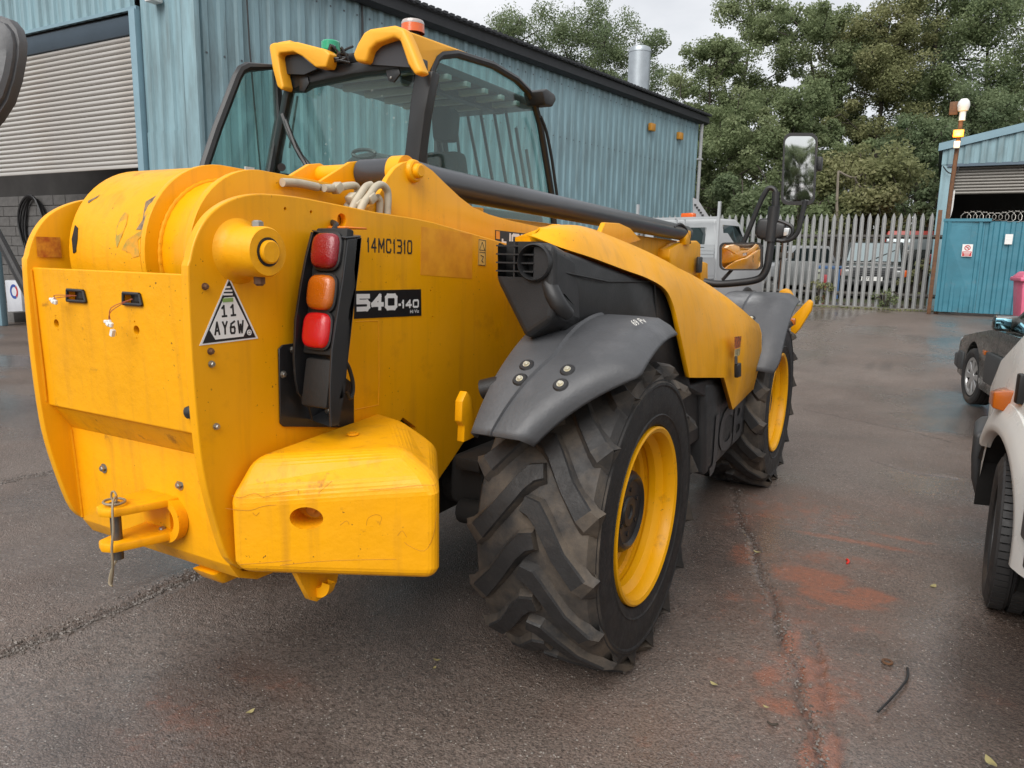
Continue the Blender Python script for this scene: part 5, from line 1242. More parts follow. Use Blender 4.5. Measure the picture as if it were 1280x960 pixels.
for i, a, c in zip(ix, dense(A3, 8), dense(C3, 8)):
    m1 = a.lerp(c, .28) + V3((.020, 0, .006)); m2 = a.lerp(c, .55) + V3((.030, 0, .016)); m3 = a.lerp(c, .82) + V3((.020, 0, .018))
    d1 = c + V3((-.020, 0, .004)); w_ = .02 if i < 2 else .045
    d2 = d1 + V3((-.006, 0, -.016 if 1 < i < 8 else -.002)); d3 = d2 + V3((-w_ if 1 < i < 8 else -.01, .0, .0)); d4 = d3 + V3((-.006, 0, .020 if 1 < i < 8 else .0)); d5 = d4 + V3((-.03, 0, 0)); d6 = d5 + V3((-.03 if i < 2 else -.16 if i < 8 else -.5, 0, -.05)); d7 = d6 + V3((0, 0, -.15))
    if i < 2:
        d1 = c + V3((-.006, 0, .001)); d2 = d1 + V3((-.004, 0, -.003)); d3 = d2 + V3((-.003, 0, -.004)); d4 = d3 + V3((-.003, 0, -.005)); d5 = d4 + V3((-.002, 0, -.008)); d6 = d5 + V3((-.002, .02, -.02)); d7 = d6 + V3((0, .03, -.05))
    e = a + V3((-.02, 0, 0))
    rings.append([e, a, m1, m2, m3, c, d1, d2, d3, d4, d5, d6, d7])
b = B(); b.loft(rings, False); b.bm.faces.new([v for v in b.bm.verts][-13:]) if False else None
hood = b.done('engine_hood', yellow, TH, ang=48, solid=.012)
front = rings[-1]
b = B(); b.prism([p for p in front[1:6]] + [front[6] + V3((-.9, 0, 0)), V3((.2, front[1].y, front[1].z))], (0, .012, 0)); b.done('hood_front', yellow, TH)
for k in range(6):
    q = P(864 + k * 4.0, 342 + k * 3.2, X=.86 + .015 * k); b = B(); b.box(q + V3((-.035, 0, -.016)), (.06, .010, .035), Matrix.Rotation(R_(-35), 3, 'X'), bev=.002, seg=1); b.done('louvre', yellow, hood)
ho = [P(x, y, X=1.085) for x, y in [(879, 383), (916, 385), (914, 440), (880, 448)]]
b = B(); b.prism(PS([(918, 421), (926.5, 420), (925, 434), (918, 436)], X=1.094), (.002, 0, 0)); b.done('hood_sticker', M('orange_black_sticker', (.7, .16, .02), .4, col2=(.03, .03, .03), vscale=60), hood)
b = B(); b.prism(PS([(918.5, 437), (925, 435), (924, 444), (918, 446)], X=1.094), (.002, 0, 0)); b.done('hood_sticker', M('pale_sticker', (.6, .5, .25), .5, col2=(.1, .08, .05), vscale=70), hood)
b = B(); b.prism(PS([(917.5, 456), (922, 453), (922, 470), (917.5, 472)], X=1.10), (.02, 0, 0), bev=.004); b.tube([P(920, 446, X=1.10), P(920, 456, X=1.11)], .008, 8); b.done('hood_latch', plastic, hood)
# ---- black side panel and air intake
sp = [P(x, y, X=X_) for x, y, X_ in [(693, 318, .866), (706, 313, .868), (742, 325, .885), (782, 340, .92), (812, 351, .945), (834, 365, .965), (846, 388, .985), (852, 416, 1.0), (864, 480, 1.02)]]
sp += [V3((1.0, 1.95, .88)), V3((1.0, 1.95, .60)), V3((.98, .72, .60)), V3((.97, .66, .95)), V3((.92, .3, 1.19)), V3((.868, -.22, 1.24)), P(692, 385, X=.868)]
b = B(); b.prism(sp, (-.05, 0, 0), bev=.018, seg=3); b.prism([V3((.84, y, z)) for y, z in [(.15, 1.43), (.7, 1.34), (1.7, 1.15), (1.9, .6), (.75, .6), (.66, .95), (.4, 1.17), (.1, 1.22)]], (-.12, 0, 0)); pan = b.done('side_panel', plastic, TH)
groove = M('panel_groove', (.010, .010, .010), .6)
for ln in ([(702, 340), (760, 352), (828, 352)], [(818, 352), (820, 402)], [(705, 318), (706, 390)]):
    b = B(); b.tube([P(x, y, X=.872 + max(0, x - 706) * .00075) for x, y in ln], .004, 6); b.done('panel_seam', groove, pan)
iy = -.37
def I(x, z, y=iy): return V3((x, y, z))
bx0, bx1 = P(620, 301, Y=iy).x, P(700, 306, Y=iy).x
b = B(); b.prism(PS([(619, 299.5), (683, 302), (693, 306), (693, 385), (690, 400), (656, 423), (619, 349)], Y=iy), (0, .22, -.05), bev=.022, seg=4); ib = b.done('air_intake_box', plastic, TH)
b = B(); b.hull([I(bx0 + .06, 1.40, -.30), I(bx1 - .01, 1.40, -.30), I(bx1 - .03, 1.20, .1), I(.72, 1.20, .1), I(.74, 1.28, -.2)]); b.done('intake_duct', plastic, TH)
b = B(); b.box(I((bx0 + bx1 - .09) / 2, 1.512, iy + .02), (bx1 - bx0 - .10, .10, .118)); cutr = b.done('cutter', yellow); cut(ib, [cutr])
b = B(); b.box(I((bx0 + bx1 - .09) / 2, 1.512, iy + .065), (bx1 - bx0 - .102, .008, .12)); b.done('intake_back', dark, ib)
for k in range(4):
    b = B(); b.box(I(bx0 + .075, 1.472 + k * .028, iy + .012), (.145, .03, .005)); b.done('intake_slat', plastic, ib)
b = B(); b.box(I(bx0 + .072, 1.512, iy + .01), (.006, .02, .118)); b.done('intake_divider', plastic, ib)
dcx = P(664, 328, Y=iy - .03)
b = B(); b.lathe([(.10, .050), (.02, .052), (-.004, .055), (-.010, .058), (-.004, .0625), (.10, .0625)], dcx + V3((0, .02, 0)), 'Y', 32); b.lathe([(.05, .052), (.045, .0)], dcx + V3((0, .02, 0)), 'Y', 28); b.done('snorkel', plastic, ib)
b = B(); b.tube([dcx + V3((.03, .06, -.06)), dcx + V3((.075, .05, -.13)), dcx + V3((.10, .09, -.17))], [.030, .03, .022], 12, smooth=3); b.done('snorkel_drain', plastic, ib)

# ---- fuel tank moulding
tkp = PS([(882, 478), (901, 476), (905, 481), (911, 496), (939, 492), (938, 505), (931, 543), (882, 596)], X=1.02)
b = B(); b.prism(tkp, (-.45, 0, 0), bev=.03, seg=3); b.box((.62, 1.2, .62), (.5, 1.0, .4), bev=.02); tank = b.done('fuel_tank', M('tank_plastic', (.040, .041, .043), .42, var=.2, vscale=5, bump=.0008, bscale=90, dirt=(.08, .075, .07), dscale=4, damt=.5), TH)
tb, tu = P(889, 577, X=1.0215), P(934, 530, X=1.0215)
text('tank_lettering', 'JCB', (1.0225, tb.y, tb.z + .01), (0, 1, .0), (0, 0, 1), .23, M('tank_relief', (.055, .055, .058), .4), tank, .03, sx=(tu.y - tb.y) / (.23 / .69 * 1.9), depth=.004)

# ---- fenders
def fender(yc, dx=0, full=False):
    rings = []
    for a in np.linspace(84, 156 if full else 148, 34):
        xm = 1.19 if a < 122 else 1.19 - (a - 122) / 26 * .26 - .02 * math.sin((a - 122) / 26 * math.pi)
        if full: xm = 1.19 - .03 * max(0, (a - 146) / 10) ** 2
        if a < 90: xm = 1.19 - .10 * ((90 - a) / 6) ** 2
        x0 = .715; xs = [0, .03, .10, .30, .365, .38, .395, .45, .70, .85, .94, .985, 1.0]; rg_ = []
        for s in xs:
            x = x0 + (xm - x0) * s; r = .742
            r -= .055 * max(0, (s - .80) / .2) ** 2.2 + .05 * max(0, (.05 - s) / .05) ** 2
            if s == .38: r += .007
            if s in (.365, .395): r -= .002
            r -= .05 * max(0, (a - 138) / 10) ** 2 * 0
            rg_.append(V3((x + dx, yc + r * math.cos(R_(a)), .573 + r * math.sin(R_(a)))))
        rings.append(rg_)
    b = B(); b.loft(rings, False); fo = b.done('fender', fender_m, TH, ang=50, solid=.012)
    for x, a in ((.822, 126.5), (.972, 126.8), (.825, 131.5), (.972, 131.7)):
        n_ = V3((0, math.cos(R_(a)), math.sin(R_(a)))); c = V3((x + dx, yc, .573)) + n_ * .7425
        b = B(); b.tube([c - n_ * .002, c + n_ * .004], [.027, .022], 20); b.done('bolt_recess', plastic, fo)
        bb_ = bolt(c + n_ * .002, n_, .009, .008, M('bright_bolt', (.75, .70, .55), .3, .8) if 'bright_bolt' not in bpy.data.materials else bpy.data.materials['bright_bolt'], fo, 'fender_bolt', .012)
    return fo
f0 = fender(0); f1 = fender(2.64, .02, True)
chalk = M('chalk', (.62, .60, .55), .9)
a = 103; n_ = V3((0, math.cos(R_(a)), math.sin(R_(a)))); tt = V3((0, math.sin(R_(a)), -math.cos(R_(a))))
q0 = V3((1.10, .0, .573)) + V3((0, .715 * math.cos(R_(a)), .715 * math.sin(R_(a)) + .014))
text('chalk_lettering', '69 Pv', (1.105, q0.y - .05, q0.z + .012), (.25, 1, .12), (-.80, .1, .5), .028, chalk, f0, .0, sx=.8, depth=.006)
b = B(); b.tube([P(603, 487, X=.68), P(625, 482, X=.74)], .034, 16); b.done('fender_mount', plastic, TH)
b = B(); b.prism(PS([(578, 502), (584, 489), (590, 497), (597, 545), (580, 553), (581, 533), (577, 527)], X=.62), (-.03, 0, 0), bev=.004); b.done('mount_fin', yellow, TH)

# ---- wheels
hub_m = M('black_hub', (.020, .020, .021), .42, var=.3, vscale=10, bump=.0006, bscale=60)
rubber_t = M('black_lug_rubber', (.022, .021, .021), .6, var=.35, vscale=14, bump=.0012, bscale=110, dirt=(.06, .05, .042), dscale=12, damt=.6)
def tyre_mesh(side):
    b = B(); s = side
    pf = [(.725, .335), (.690, .37), (.676, .43), (.680, .51), (.704, .545), (.735, .552), (1.075, .552), (1.106, .545), (1.124, .515), (1.133, .43), (1.127, .375), (1.116, .345), (1.100, .335)]
    b.lathe([(x, r) for x, r in pf], (0, 0, 0), 'X', 72)
    b.lathe([(1.122, .512), (1.130, .503), (1.1315, .494), (1.126, .486)], (0, 0, 0), 'X', 72); b.lathe([(1.127, .388), (1.132, .382), (1.127, .376)], (0, 0, 0), 'X', 72)
    N_ = 16
    for k in range(N_):
        for left in (0, 1):
            f0_ = 2 * math.pi * (k + .5 * left) / N_
            path = [(.880, .0, .032), (.920, .020, .038), (.956, .090, .034), (1.02, .255, .033), (1.09, .40, .040), (1.118, .440, .046)]
            rt, rb = [], []
            tp, bs_ = [], []
            cs = []
            for i, (x, df, w_) in enumerate(path):
                if left: x = 1.812 - x
                top = .585 - .0 * i; 
                if i == 5: top = .566
                if i == 4: top = .580
                cs.append((x, f0_ + df, w_, top))
            secs = []
            for i, (x, f_, w_, top) in enumerate(cs):
                x2, f2 = cs[min(i + 1, 5)][:2]; x1, f1_ = cs[max(i - 1, 0)][:2]
                dx, df = x2 - x1, (f2 - f1_) * .57; ln = math.hypot(dx, df); nx_, nf_ = -df / ln, dx / ln
                def pt(off, r): 
                    xx = x + nx_ * off; ff = f_ + nf_ * off / .57
                    return V3((xx, r * math.cos(ff), r * math.sin(ff)))
                secs.append([pt(-w_ * 1.25, .545), pt(-w_ * .85, top - .008), pt(-w_ * .72, top), pt(w_ * .72, top), pt(w_ * .85, top - .008), pt(w_ * 1.25, .545)])
            # shoulder drop down the sidewall
            x, f_, w_, top = cs[-1]; sx_ = -1 if left else 1
            def pt2(xx, off, r): ff = f_ + off / .57; return V3((xx, r * math.cos(ff), r * math.sin(ff)))
            xe = 1.812 - 1.126 if left else 1.126
            secs.append([pt2(xe - sx_ * .006, -.052, .515), pt2(xe + sx_ * .002, -.042, .525), pt2(xe + sx_ * .004, -.035, .527), pt2(xe + sx_ * .004, .035, .527), pt2(xe + sx_ * .002, .042, .525), pt2(xe - sx_ * .006, .052, .515)])
            b.loft(secs, True, True)
    if s < 0:
        for v in b.bm.verts: v.co.x *= -1
    return b
def big_wheel(yc, side, steer=0):
    e = V3((0, yc, .573))
    wl = tyre_mesh(side).done('wheel', rubber, TH, ang=22); wl.data.materials.append(rubber_t)
    for f in wl.data.polygons: f.material_index = int(all(math.hypot(wl.data.vertices[v].co.y, wl.data.vertices[v].co.z) > .568 for v in f.vertices) or math.hypot(f.center.y, f.center.z) < .50)
    wl.location = e; wl.rotation_euler = (R_(rng.uniform(0, 20)), 0, 0)
    s = side; b = B()
    rp_ = [(1.102, .337), (1.122, .337), (1.126, .330), (1.120, .316), (1.098, .306), (1.074, .306), (1.062, .295), (1.048, .286), (1.022, .285), (1.012, .291), (.998, .291), (.986, .280), (.965, .277), (.952, .266), (.93, .265), (.905, .262), (.885, .245), (.87, .20), (.865, .10), (.80, .10)]
    b.lathe([(x * s, r) for x, r in rp_], (0, 0, 0), 'X', 64); rim = b.done('rim', rim_yellow, wl, ang=30)
    b = B(); b.lathe([(x * s, r) for x, r in [(.86, .172), (.90, .172), (.905, .165), (1.005, .162), (1.035, .156), (1.052, .142), (1.056, .130), (1.044, .118), (1.038, .060), (1.046, .055), (1.046, .030), (1.040, .026), (1.040, 0)]], (0, 0, 0), 'X', 44)
    for k in range(6):
        a = k * math.pi / 3 + .3; b.tube([V3((1.03 * s, .085 * math.cos(a), .085 * math.sin(a))), V3((1.046 * s, .085 * math.cos(a), .085 * math.sin(a)))], .009, 6)
    b.done('hub', hub_m, wl, ang=30)
    b = B()
    for k in range(10):
        a = k * math.pi / 5 + .1; b.tube([V3((.87 * s, .185 * math.cos(a), .185 * math.sin(a))), V3((.90 * s, .185 * math.cos(a), .185 * math.sin(a)))], .014, 6)
    b.done('wheel_nut', steel, wl, ang=30)
    if s > 0:
        b = B(); b.box((.99, -.03, .262), (.07, .045, .05), bev=.004); b.done('valve_guard', rim_yellow, wl)
    return wl
bw0 = big_wheel(0, 1); big_wheel(0, -1); big_wheel(2.64, 1); big_wheel(2.64, -1)
b = B(); b.tube([(-.87, 0, .573), (.87, 0, .573)], .10, 14); b.box((.50, -.02, .64), (.30, .36, .20), bev=.03); b.box((.52, -.16, .73), (.20, .20, .05), bev=.01); b.box((.0, .0, .6), (.5, .5, .35), bev=.05); b.tube([(.42, -.2, .52), (.64, -.22, .54)], .05, 12); b.done('rear_axle', dark, TH)
b = B(); b.tube([(-.87, 2.64, .573), (.87, 2.64, .573)], .10, 14); b.box((0, 2.64, .6), (.6, .5, .35), bev=.05); b.done('front_axle', dark, TH)
# ---- front frame and stabiliser seen past the front wheel
fp = PS([(988, 398), (1003, 382), (1011, 374), (1016, 378), (1014, 388), (1000, 411), (988, 424)], Y=3.35)
b = B(); b.prism(fp, (0, .06, 0), bev=.012); b.hull([P(x, y, Y=3.30) + V3((0, d, 0)) for x, y in [(972, 365), (980, 360), (987, 364), (991, 374), (976, 378)] for d in (0, .12)], bev=.02); b.box((0, 3.35, .95), (1.9, .12, .35), bev=.02); b.done('front_frame', yellow, TH)
b = B(); b.box(P(990, 402, Y=3.2), (.05, .06, .05), bev=.008); b.done('frame_lamp', amber, TH)
# ---- tail light cluster
XR, XL = .530, .408
bp3 = PS([(347, 436), (352, 431), (372, 428), (441, 480), (441, 528), (437, 534), (353, 533), (349, 529)], X=.372)
b = B(); b.prism(bp3, (.006, 0, 0), bev=.001, seg=1); br = b.done('lamp_bracket', gloss_black, TH)
for x, y in ((366, 437), (354, 468), (410, 513)): bolt(P(x, y, X=.378 if x != 410 else .43), (1, 0, 0), .009, .006, steel, br, 'bracket_bolt', .011)
right_px = [(435, 299), (452, 297), (449, 330), (443, 379), (434, 460), (430, 497), (424, 532), (414, 534), (413, 510), (413, 479), (415, 438), (422, 391), (429, 347)]
RP = PS(right_px, X=XR)
b = B(); b.prism(RP, (-.008, 0, 0), bev=.002, seg=1)
back = [RP[1], RP[2], RP[3], RP[4], RP[5]]
for p0, p1 in zip(back[:-1], back[1:]):
    a_, c_ = p0 + V3((0, -.018, 0)), p1 + V3((0, -.018, 0)); b.hull([a_, c_, p0, p1] + [V3((XL, q.y, q.z)) for q in (a_, c_, p0, p1)])
left_px = [(391, 290), (383, 322), (377, 354), (370, 400), (368, 447), (370, 475), (373, 491), (387, 510), (391, 526)]
LPp = PS(left_px, X=XL)
lp_poly = LPp + [V3((XL, RP[5].y, LPp[-1].z)), V3((XL, RP[4].y, RP[4].z)), V3((XL, RP[3].y, RP[3].z)), V3((XL, RP[1].y, LPp[0].z))]
b.prism(lp_poly, (-.008, 0, 0), bev=.002, seg=1)
b.hull([LPp[0], LPp[0] + V3((-.008, 0, .006)), RP[0] + V3((0, -.01, 0)), RP[0] + V3((0, -.01, .006)), RP[1], RP[1] + V3((0, 0, .006)), V3((XL, RP[1].y, LPp[0].z)), V3((XL, RP[1].y, LPp[0].z + .006))], bev=.003, seg=1)
b.hull([V3((XL, LPp[-1].y + .02, LPp[-1].z)), V3((XL, RP[5].y, LPp[-1].z)), V3((.372, -.86, 1.02)), V3((.372, -.98, 1.03)), V3((XR, RP[7].y, RP[7].z)), V3((XR, RP[6].y, RP[6].z)), V3((.40, -.9, 1.06))])
hs = b.done('tail_light_housing', gloss_black, TH, ang=30)
lens = [((409, 314), red_lens), ((403.5, 366), amber), ((398, 413), red_lit)]
lc = [P(x, y, X=.468) for (x, y), _ in lens]
upv = (lc[0] - lc[2]).normalized(); outv = V3((1, 0, 0)).cross(upv).normalized()
if outv.y > 0: outv = -outv
b = B(); mid = (lc[0] + lc[2]) / 2 - outv * .022; R3 = Matrix((V3((1, 0, 0)), -outv, upv)).transposed()
b.box(mid, (.118, .03, .36), R3, bev=.006); b.box(mid - upv * .26 - outv * .004, (.10, .03, .14), R3, bev=.01); b.done('lamp_panel', dark, hs)
for (q, mt), c in zip(lens, lc):
    mt = mt[1] if isinstance(mt, tuple) else mt
    b = B(); nu = 20; rings = []
    def sup(t, w_, h_): 
        ct, st_ = math.cos(t), math.sin(t); e_ = .55
        return V3((1, 0, 0)) * (w_ * math.copysign(abs(ct) ** e_, ct)) + upv * (h_ * math.copysign(abs(st_) ** e_, st_))
    for w_, h_, d in ((.047, .050, -.012), (.047, .050, .008), (.0455, .0485, .015), (.041, .044, .0205), (.030, .033, .0245), (.012, .014, .0265)):
        rings.append([c + sup(2 * math.pi * k / nu, w_, h_) + outv * d for k in range(nu)])
    b.loft(rings, True, True); lo = b.done('lamp_lens', mt, hs, ang=60)
    b = B(); b.loft([[c + sup(2 * math.pi * k / nu, w_, h_) + outv * d for k in range(nu)] for w_, h_, d in ((.053, .056, -.012), (.053, .056, .003), (.047, .050, .004), (.047, .050, -.012))], True); b.done('lamp_bezel', plastic, hs)
    b = B(); b.box(c + outv * .004, (.03, .02, .03), R3); b.done('lamp_bulb', mt, lo)
b = B(); b.tube([P(x, y, X=.50) for x, y in [(432, 452), (437, 462), (441, 478), (441, 490), (438, 498), (434, 490)]], .006, 8, smooth=4); b.done('lamp_cable', plastic, hs)

# ---- cab
XC, YR = -.36, .50
cab_g = M('cab_black', (.020, .021, .022), .4, var=.2, vscale=4, bump=.0004, bscale=120)
gl = PS([(531, 139), (540, 86), (545, 74), (551, 69), (570, 67), (615, 81), (645, 99), (660, 114), (668, 130), (675, 155), (690, 246)], X=XC)
bot = [V3((XC, gl[-1].y + .16, 1.25)), V3((XC, gl[0].y - .06, 1.25))]
b = B(); b.prism([p + V3((-.012, 0, 0)) for p in gl + bot], (.006, 0, 0)); b.done('side_window', glass_c, TH)
b = B(); b.tube([bot[1]] + gl[:1] + gl[1:], .022, 8); b.tube([gl[-1], bot[0]], .022, 8); b.tube([bot[0], bot[1]], .022, 8); b.done('side_window_frame', cab_g, TH)
# rear pillar right, rear window, rear pillar left
rp0 = [V3((XC - .02, YR, z)) for z in ()]
def Yp(pts, y=YR): return PS(pts, Y=y)
b = B(); b.prism(Yp([(505, 192), (513, 120), (518, 90), (541, 88), (531, 140), (524, 195), (520, 230), (500, 230)]), (0, .07, 0), bev=.012); b.done('rear_pillar', cab_g, TH)
b = B(); b.prism(Yp([(333, 225), (341, 180), (352, 120), (358, 100), (366, 100), (360, 118), (346, 190), (341, 225)], YR + .01), (0, .05, 0), bev=.008); b.done('rear_pillar', cab_g, TH)
rwg = Yp([(336, 240), (350, 140), (358, 112), (366, 106), (505, 80), (516, 92), (516, 110), (502, 240)], YR + .03)
b = B(); b.prism(rwg, (0, .006, 0)); b.done('rear_window', glass_c, TH)
b = B(); b.prism(Yp([(345, 92), (510, 68), (520, 70), (520, 84), (510, 84), (440, 92), (376, 106), (366, 112), (350, 112)], YR - .02), (0, .10, 0), bev=.006); b.done('rear_header', cab_g, TH)
for c_ in ([(374, 98), (384, 95), (386, 104), (380, 115), (374, 113)], [(482, 88), (498, 84), (500, 92), (492, 103), (485, 101)]):
    b = B(); b.prism(Yp(c_, YR - .028), (0, .012, 0), bev=.003); hb = b.done('window_hinge', cab_g, TH)
bolt(P(489, 97, Y=YR - .029), (0, -1, 0), .006, .005, steel, hb, 'hinge_bolt')
b = B(); b.tube(Yp([(353, 143), (362, 168), (376, 195), (394, 217)], YR - .015), .015, 6); b.tube(Yp([(357, 150), (370, 185), (388, 216)], YR - .03), .011, 6); b.tube(Yp([(372, 120), (366, 160), (362, 185)], YR + .06), .006, 6); b.done('wiper', plastic, TH)
b = B(); b.tube([P(352, 209, Y=YR - .01), P(352, 209, Y=YR - .03)], .022, 14); b.done('window_catch', plastic, TH)
b = B(); b.box(P(312, 216, X=-1.30), (.01, .06, .06)); b.done('window_label', white_p, TH)
# left corner post and door window swung open
b = B(); b.box((-1.27, 2.05, 1.75), (.06, .08, 1.7), bev=.01); b.box((-1.27, .53, 1.5), (.06, .06, .9), bev=.01); b.box((-.40, 2.12, 1.3), (.06, .08, .8), bev=.01); b.done('cab_post', cab_g, TH)
XD = -1.33
do = PS([(252, 226), (257, 204), (271, 162), (296, 97), (301, 88), (309, 84), (345, 84)], X=XD); dn = PS([(345, 84), (349, 150), (334, 232)], X=XD)
b = B(); b.tube(do + dn[1:], .026, 8); b.done('door_frame', cab_g, TH)
b = B(); b.prism(do + dn[1:], (.006, 0, 0)); b.done('door_window', glass_c, TH)
# roof
zR = 2.52
b = B(); b.box((-.83, 1.25, 2.50), (.80, 1.5, .05), bev=.01); b.done('roof_panel', cab_g, TH)
def visor(px, y, dep, name, bev=.016): b = B(); b.prism(Yp(px, y), (0, dep, 0), bev=bev, seg=3); return b.done(name, yellow_roof, TH)
visor([(336, 60), (337, 55), (342, 53), (370, 52), (405, 61), (412, 67), (407, 84), (394, 84), (377, 70), (366, 64.5), (349, 66), (347, 70), (350, 90), (354, 108), (352, 113), (346, 108), (340, 85)], YR - .10, .075, 'roof_visor')
visor([(440, 68), (446, 54), (454, 40), (462, 35.5), (492, 31), (504, 35), (512, 52), (523, 80), (528, 90), (518, 94), (509, 80), (503, 62), (499, 50), (492, 46.5), (470, 54), (461, 62), (457, 78), (444, 77)], YR - .10, .07, 'roof_visor')
sbv = PS([(503, 35), (560, 56), (614, 76), (613, 82), (596, 77), (570, 66), (556, 66), (547, 72), (541, 84), (537, 93), (529, 93), (521, 66)], X=XC + .015)
b = B(); b.prism(sbv, (-.05, 0, 0), bev=.014, seg=3); b.done('roof_side_rail', yellow_roof, TH)
b = B(); b.box((-1.22, 1.25, 2.60), (.12, 1.5, .08), bev=.025); b.done('roof_side_rail', yellow_roof, TH)
b = B(); b.prism(Yp([(348, 92), (348, 68), (366, 64), (377, 70), (396, 86), (380, 93)], YR - .05), (0, .02, 0)); b.done('visor_recess', cab_g, TH)
b = B(); b.prism(Yp([(457, 80), (460, 62), (469, 53), (492, 45), (500, 49), (505, 62), (512, 84)], YR - .05), (0, .02, 0)); b.done('visor_recess', M('dark_grey_plastic', (.035, .035, .04), .6), TH)
b = B(); b.prism(Yp([(404, 84), (407, 66), (414, 68), (440, 70), (444, 80)], YR + .04), (0, .06, 0)); b.done('light_mount', plastic, TH)
b = B(); random.seed(5)
for k in range(9):
    p0 = P(408 + random.random() * 30, 68 + random.random() * 12, Y=YR - .03); p2 = P(408 + random.random() * 30, 68 + random.random() * 12, Y=YR - .03)
    b.tube([p0, p0.lerp(p2, .5) + V3((0, -.03, random.uniform(-.04, .05))), p2], .006, 6, smooth=4)
b.tube([P(424, 70, Y=YR - .02), P(432, 62, Y=YR - .04), P(441, 58, Y=YR)], .006, 6, smooth=4)
b.box(P(413, 66, Y=YR - .04), (.025, .025, .08), Matrix.Rotation(.5, 3, 'Y')); b.done('cable_bundle', plastic, TH)
q = P(413.5, 66, Y=.85); b = B(); b.lathe([(0, .058), (.012, .06), (.012, .054), (.055, .053), (.062, .046), (.064, 0)], q, 'Z', 28); b.done('green_beacon', green_b, TH)
q = P(516, 42, Y=1.0); b = B(); b.lathe([(0, .066), (.045, .064)], q, 'Z', 28); bo = b.done('orange_beacon', orange_b, TH)
b = B(); b.lathe([(.045, .064), (.052, .065), (.066, .058), (.070, 0)], q, 'Z', 28); b.done('beacon_cap', M('clear_beacon_cap', (.45, .40, .38), .2, coat=.5), bo)
b = B(); b.tube([q - V3((0, 0, .04)), q], .04, 14); b.done('beacon_base', plastic, bo)
rb_m = M('roof_bar_grey', (.38, .40, .39), .5)
for k in range(6): b = B(); b.box((-.78, .72 + k * .19, 2.46), (.74, .045, .03), bev=.006); b.done('roof_bar', rb_m, TH)
b = B(); b.box((-.62, 1.2, 2.45), (.06, 1.2, .04)); b.done('roof_bar', cab_g, TH)
for x0, y0, x1, y1 in ((568, 141, 579, 220), (584, 141, 604, 229), (600, 137, 619, 231), (617, 137, 636, 234), (632, 137, 652, 240), (658, 187, 668, 242), (645, 160, 661, 242)):
    b = B(); b.tube([P(x0, y0, Y=2.0), P(x1, y1 + 14, Y=1.98)], .011, 6); b.done('guard_bar', cab_g, TH)
b = B(); b.tube([P(566, 141, Y=2.0), P(650, 137, Y=2.0)], .014, 6); b.done('guard_bar', cab_g, TH)
b = B(); b.hull([P(x, y, Y=1.15) + V3((0, d, 0)) for x, y in [(537, 135), (545, 131), (560, 133), (565, 140), (562, 176), (540, 176)] for d in (0, .10)], bev=.02, seg=2); seat = b.done('headrest', M('seat_fabric', (.03, .031, .033), .85, var=.3, vscale=10), TH)
b = B(); b.hull([P(x, y, Y=1.15) + V3((0, d, 0)) for x, y in [(528, 190), (570, 188), (580, 260), (520, 260)] for d in (0, .12)], bev=.03); b.tube([P(548, 176, Y=1.2), P(550, 190, Y=1.2)], .015, 6); b.tube([P(556, 176, Y=1.2), P(558, 192, Y=1.2)], .015, 6); b.done('seat_back', seat.data.materials[0], TH)
b = B(); b.hull([P(x, y, Y=1.75) + V3((0, d, 0)) for x, y in [(428, 205), (440, 194), (462, 189), (484, 193), (494, 204), (494, 240), (428, 240)] for d in (0, .25)], bev=.02); b.tube([P(455 + 14 * math.cos(t), 192 + 5 * math.sin(t), Y=1.65) for t in np.linspace(0, 6.28, 17)], .014, 6); b.done('dashboard', cab_g, TH)
b = B(); b.box((-.83, 1.3, 1.35), (.86, 1.5, .9), bev=.03); b.done('cab_body', cab_g, TH)
b = B(); b.hull([P(x, y, X=XC + .02) + V3((d, 0, 0)) for x, y in [(664, 115), (670, 112), (680, 119), (682, 126), (677, 135), (668, 132)] for d in (-.06, .08)], bev=.012); b.done('cab_work_lamp', plastic, TH)
b = B(); b.tube([P(x, y, X=XC + .05) for x, y in [(676, 146), (683, 165), (690, 200), (697, 250)]], .011, 6, smooth=3); b.done('cab_cable', plastic, TH)

# ---- mirrors on their bracket
YM = 2.75
def Mp(pts, y=YM): return PS(pts, Y=y)
b = B(); b.tube(Mp([(880, 352), (897, 355), (925, 353), (944, 350), (953, 345), (959, 333), (962, 315), (966, 290), (969, 268), (970, 240)]), .026, 12, smooth=4); b.done('mirror_arm', plastic, TH)
b = B(); b.tube(Mp([(963, 302), (968, 258)]), .038, 14); b.done('mirror_mast', plastic, TH)
b = B(); b.tube(Mp([(903, 350), (915, 337)]), .012, 8); b.done('mirror_strut', plastic, TH)
b = B(); b.tube(Mp([(929, 304), (938, 283), (948, 258), (957, 240), (962, 235), (968, 237), (971, 246), (971, 260)]), .017, 10, smooth=4); b.tube(Mp([(971, 300), (980, 301), (990, 298), (998, 288), (1004, 262), (1007, 250)]), .016, 10, smooth=4); b.done('mirror_stay', plastic, TH)
b = B(); b.hull([P(x, y, Y=YM + .03) + V3((0, d, 0)) for x, y in [(946, 285), (949, 274), (960, 273), (984, 280), (983, 296), (970, 300), (952, 300), (946, 296)] for d in (-.05, .08)], bev=.02, seg=3); b.tube(Mp([(968, 274), (982, 279), (990, 284), (990, 292), (985, 298), (974, 301)]), .012, 8, smooth=3); b.done('mirror_lamp', plastic, TH)
b = B(); b.prism(Mp([(980, 285), (987, 285), (985, 294), (979, 295)], YM - .06), (0, .02, 0), bev=.004); b.done('lamp_glass', M('clear_lamp', (.55, .57, .57), .15, .3), TH)
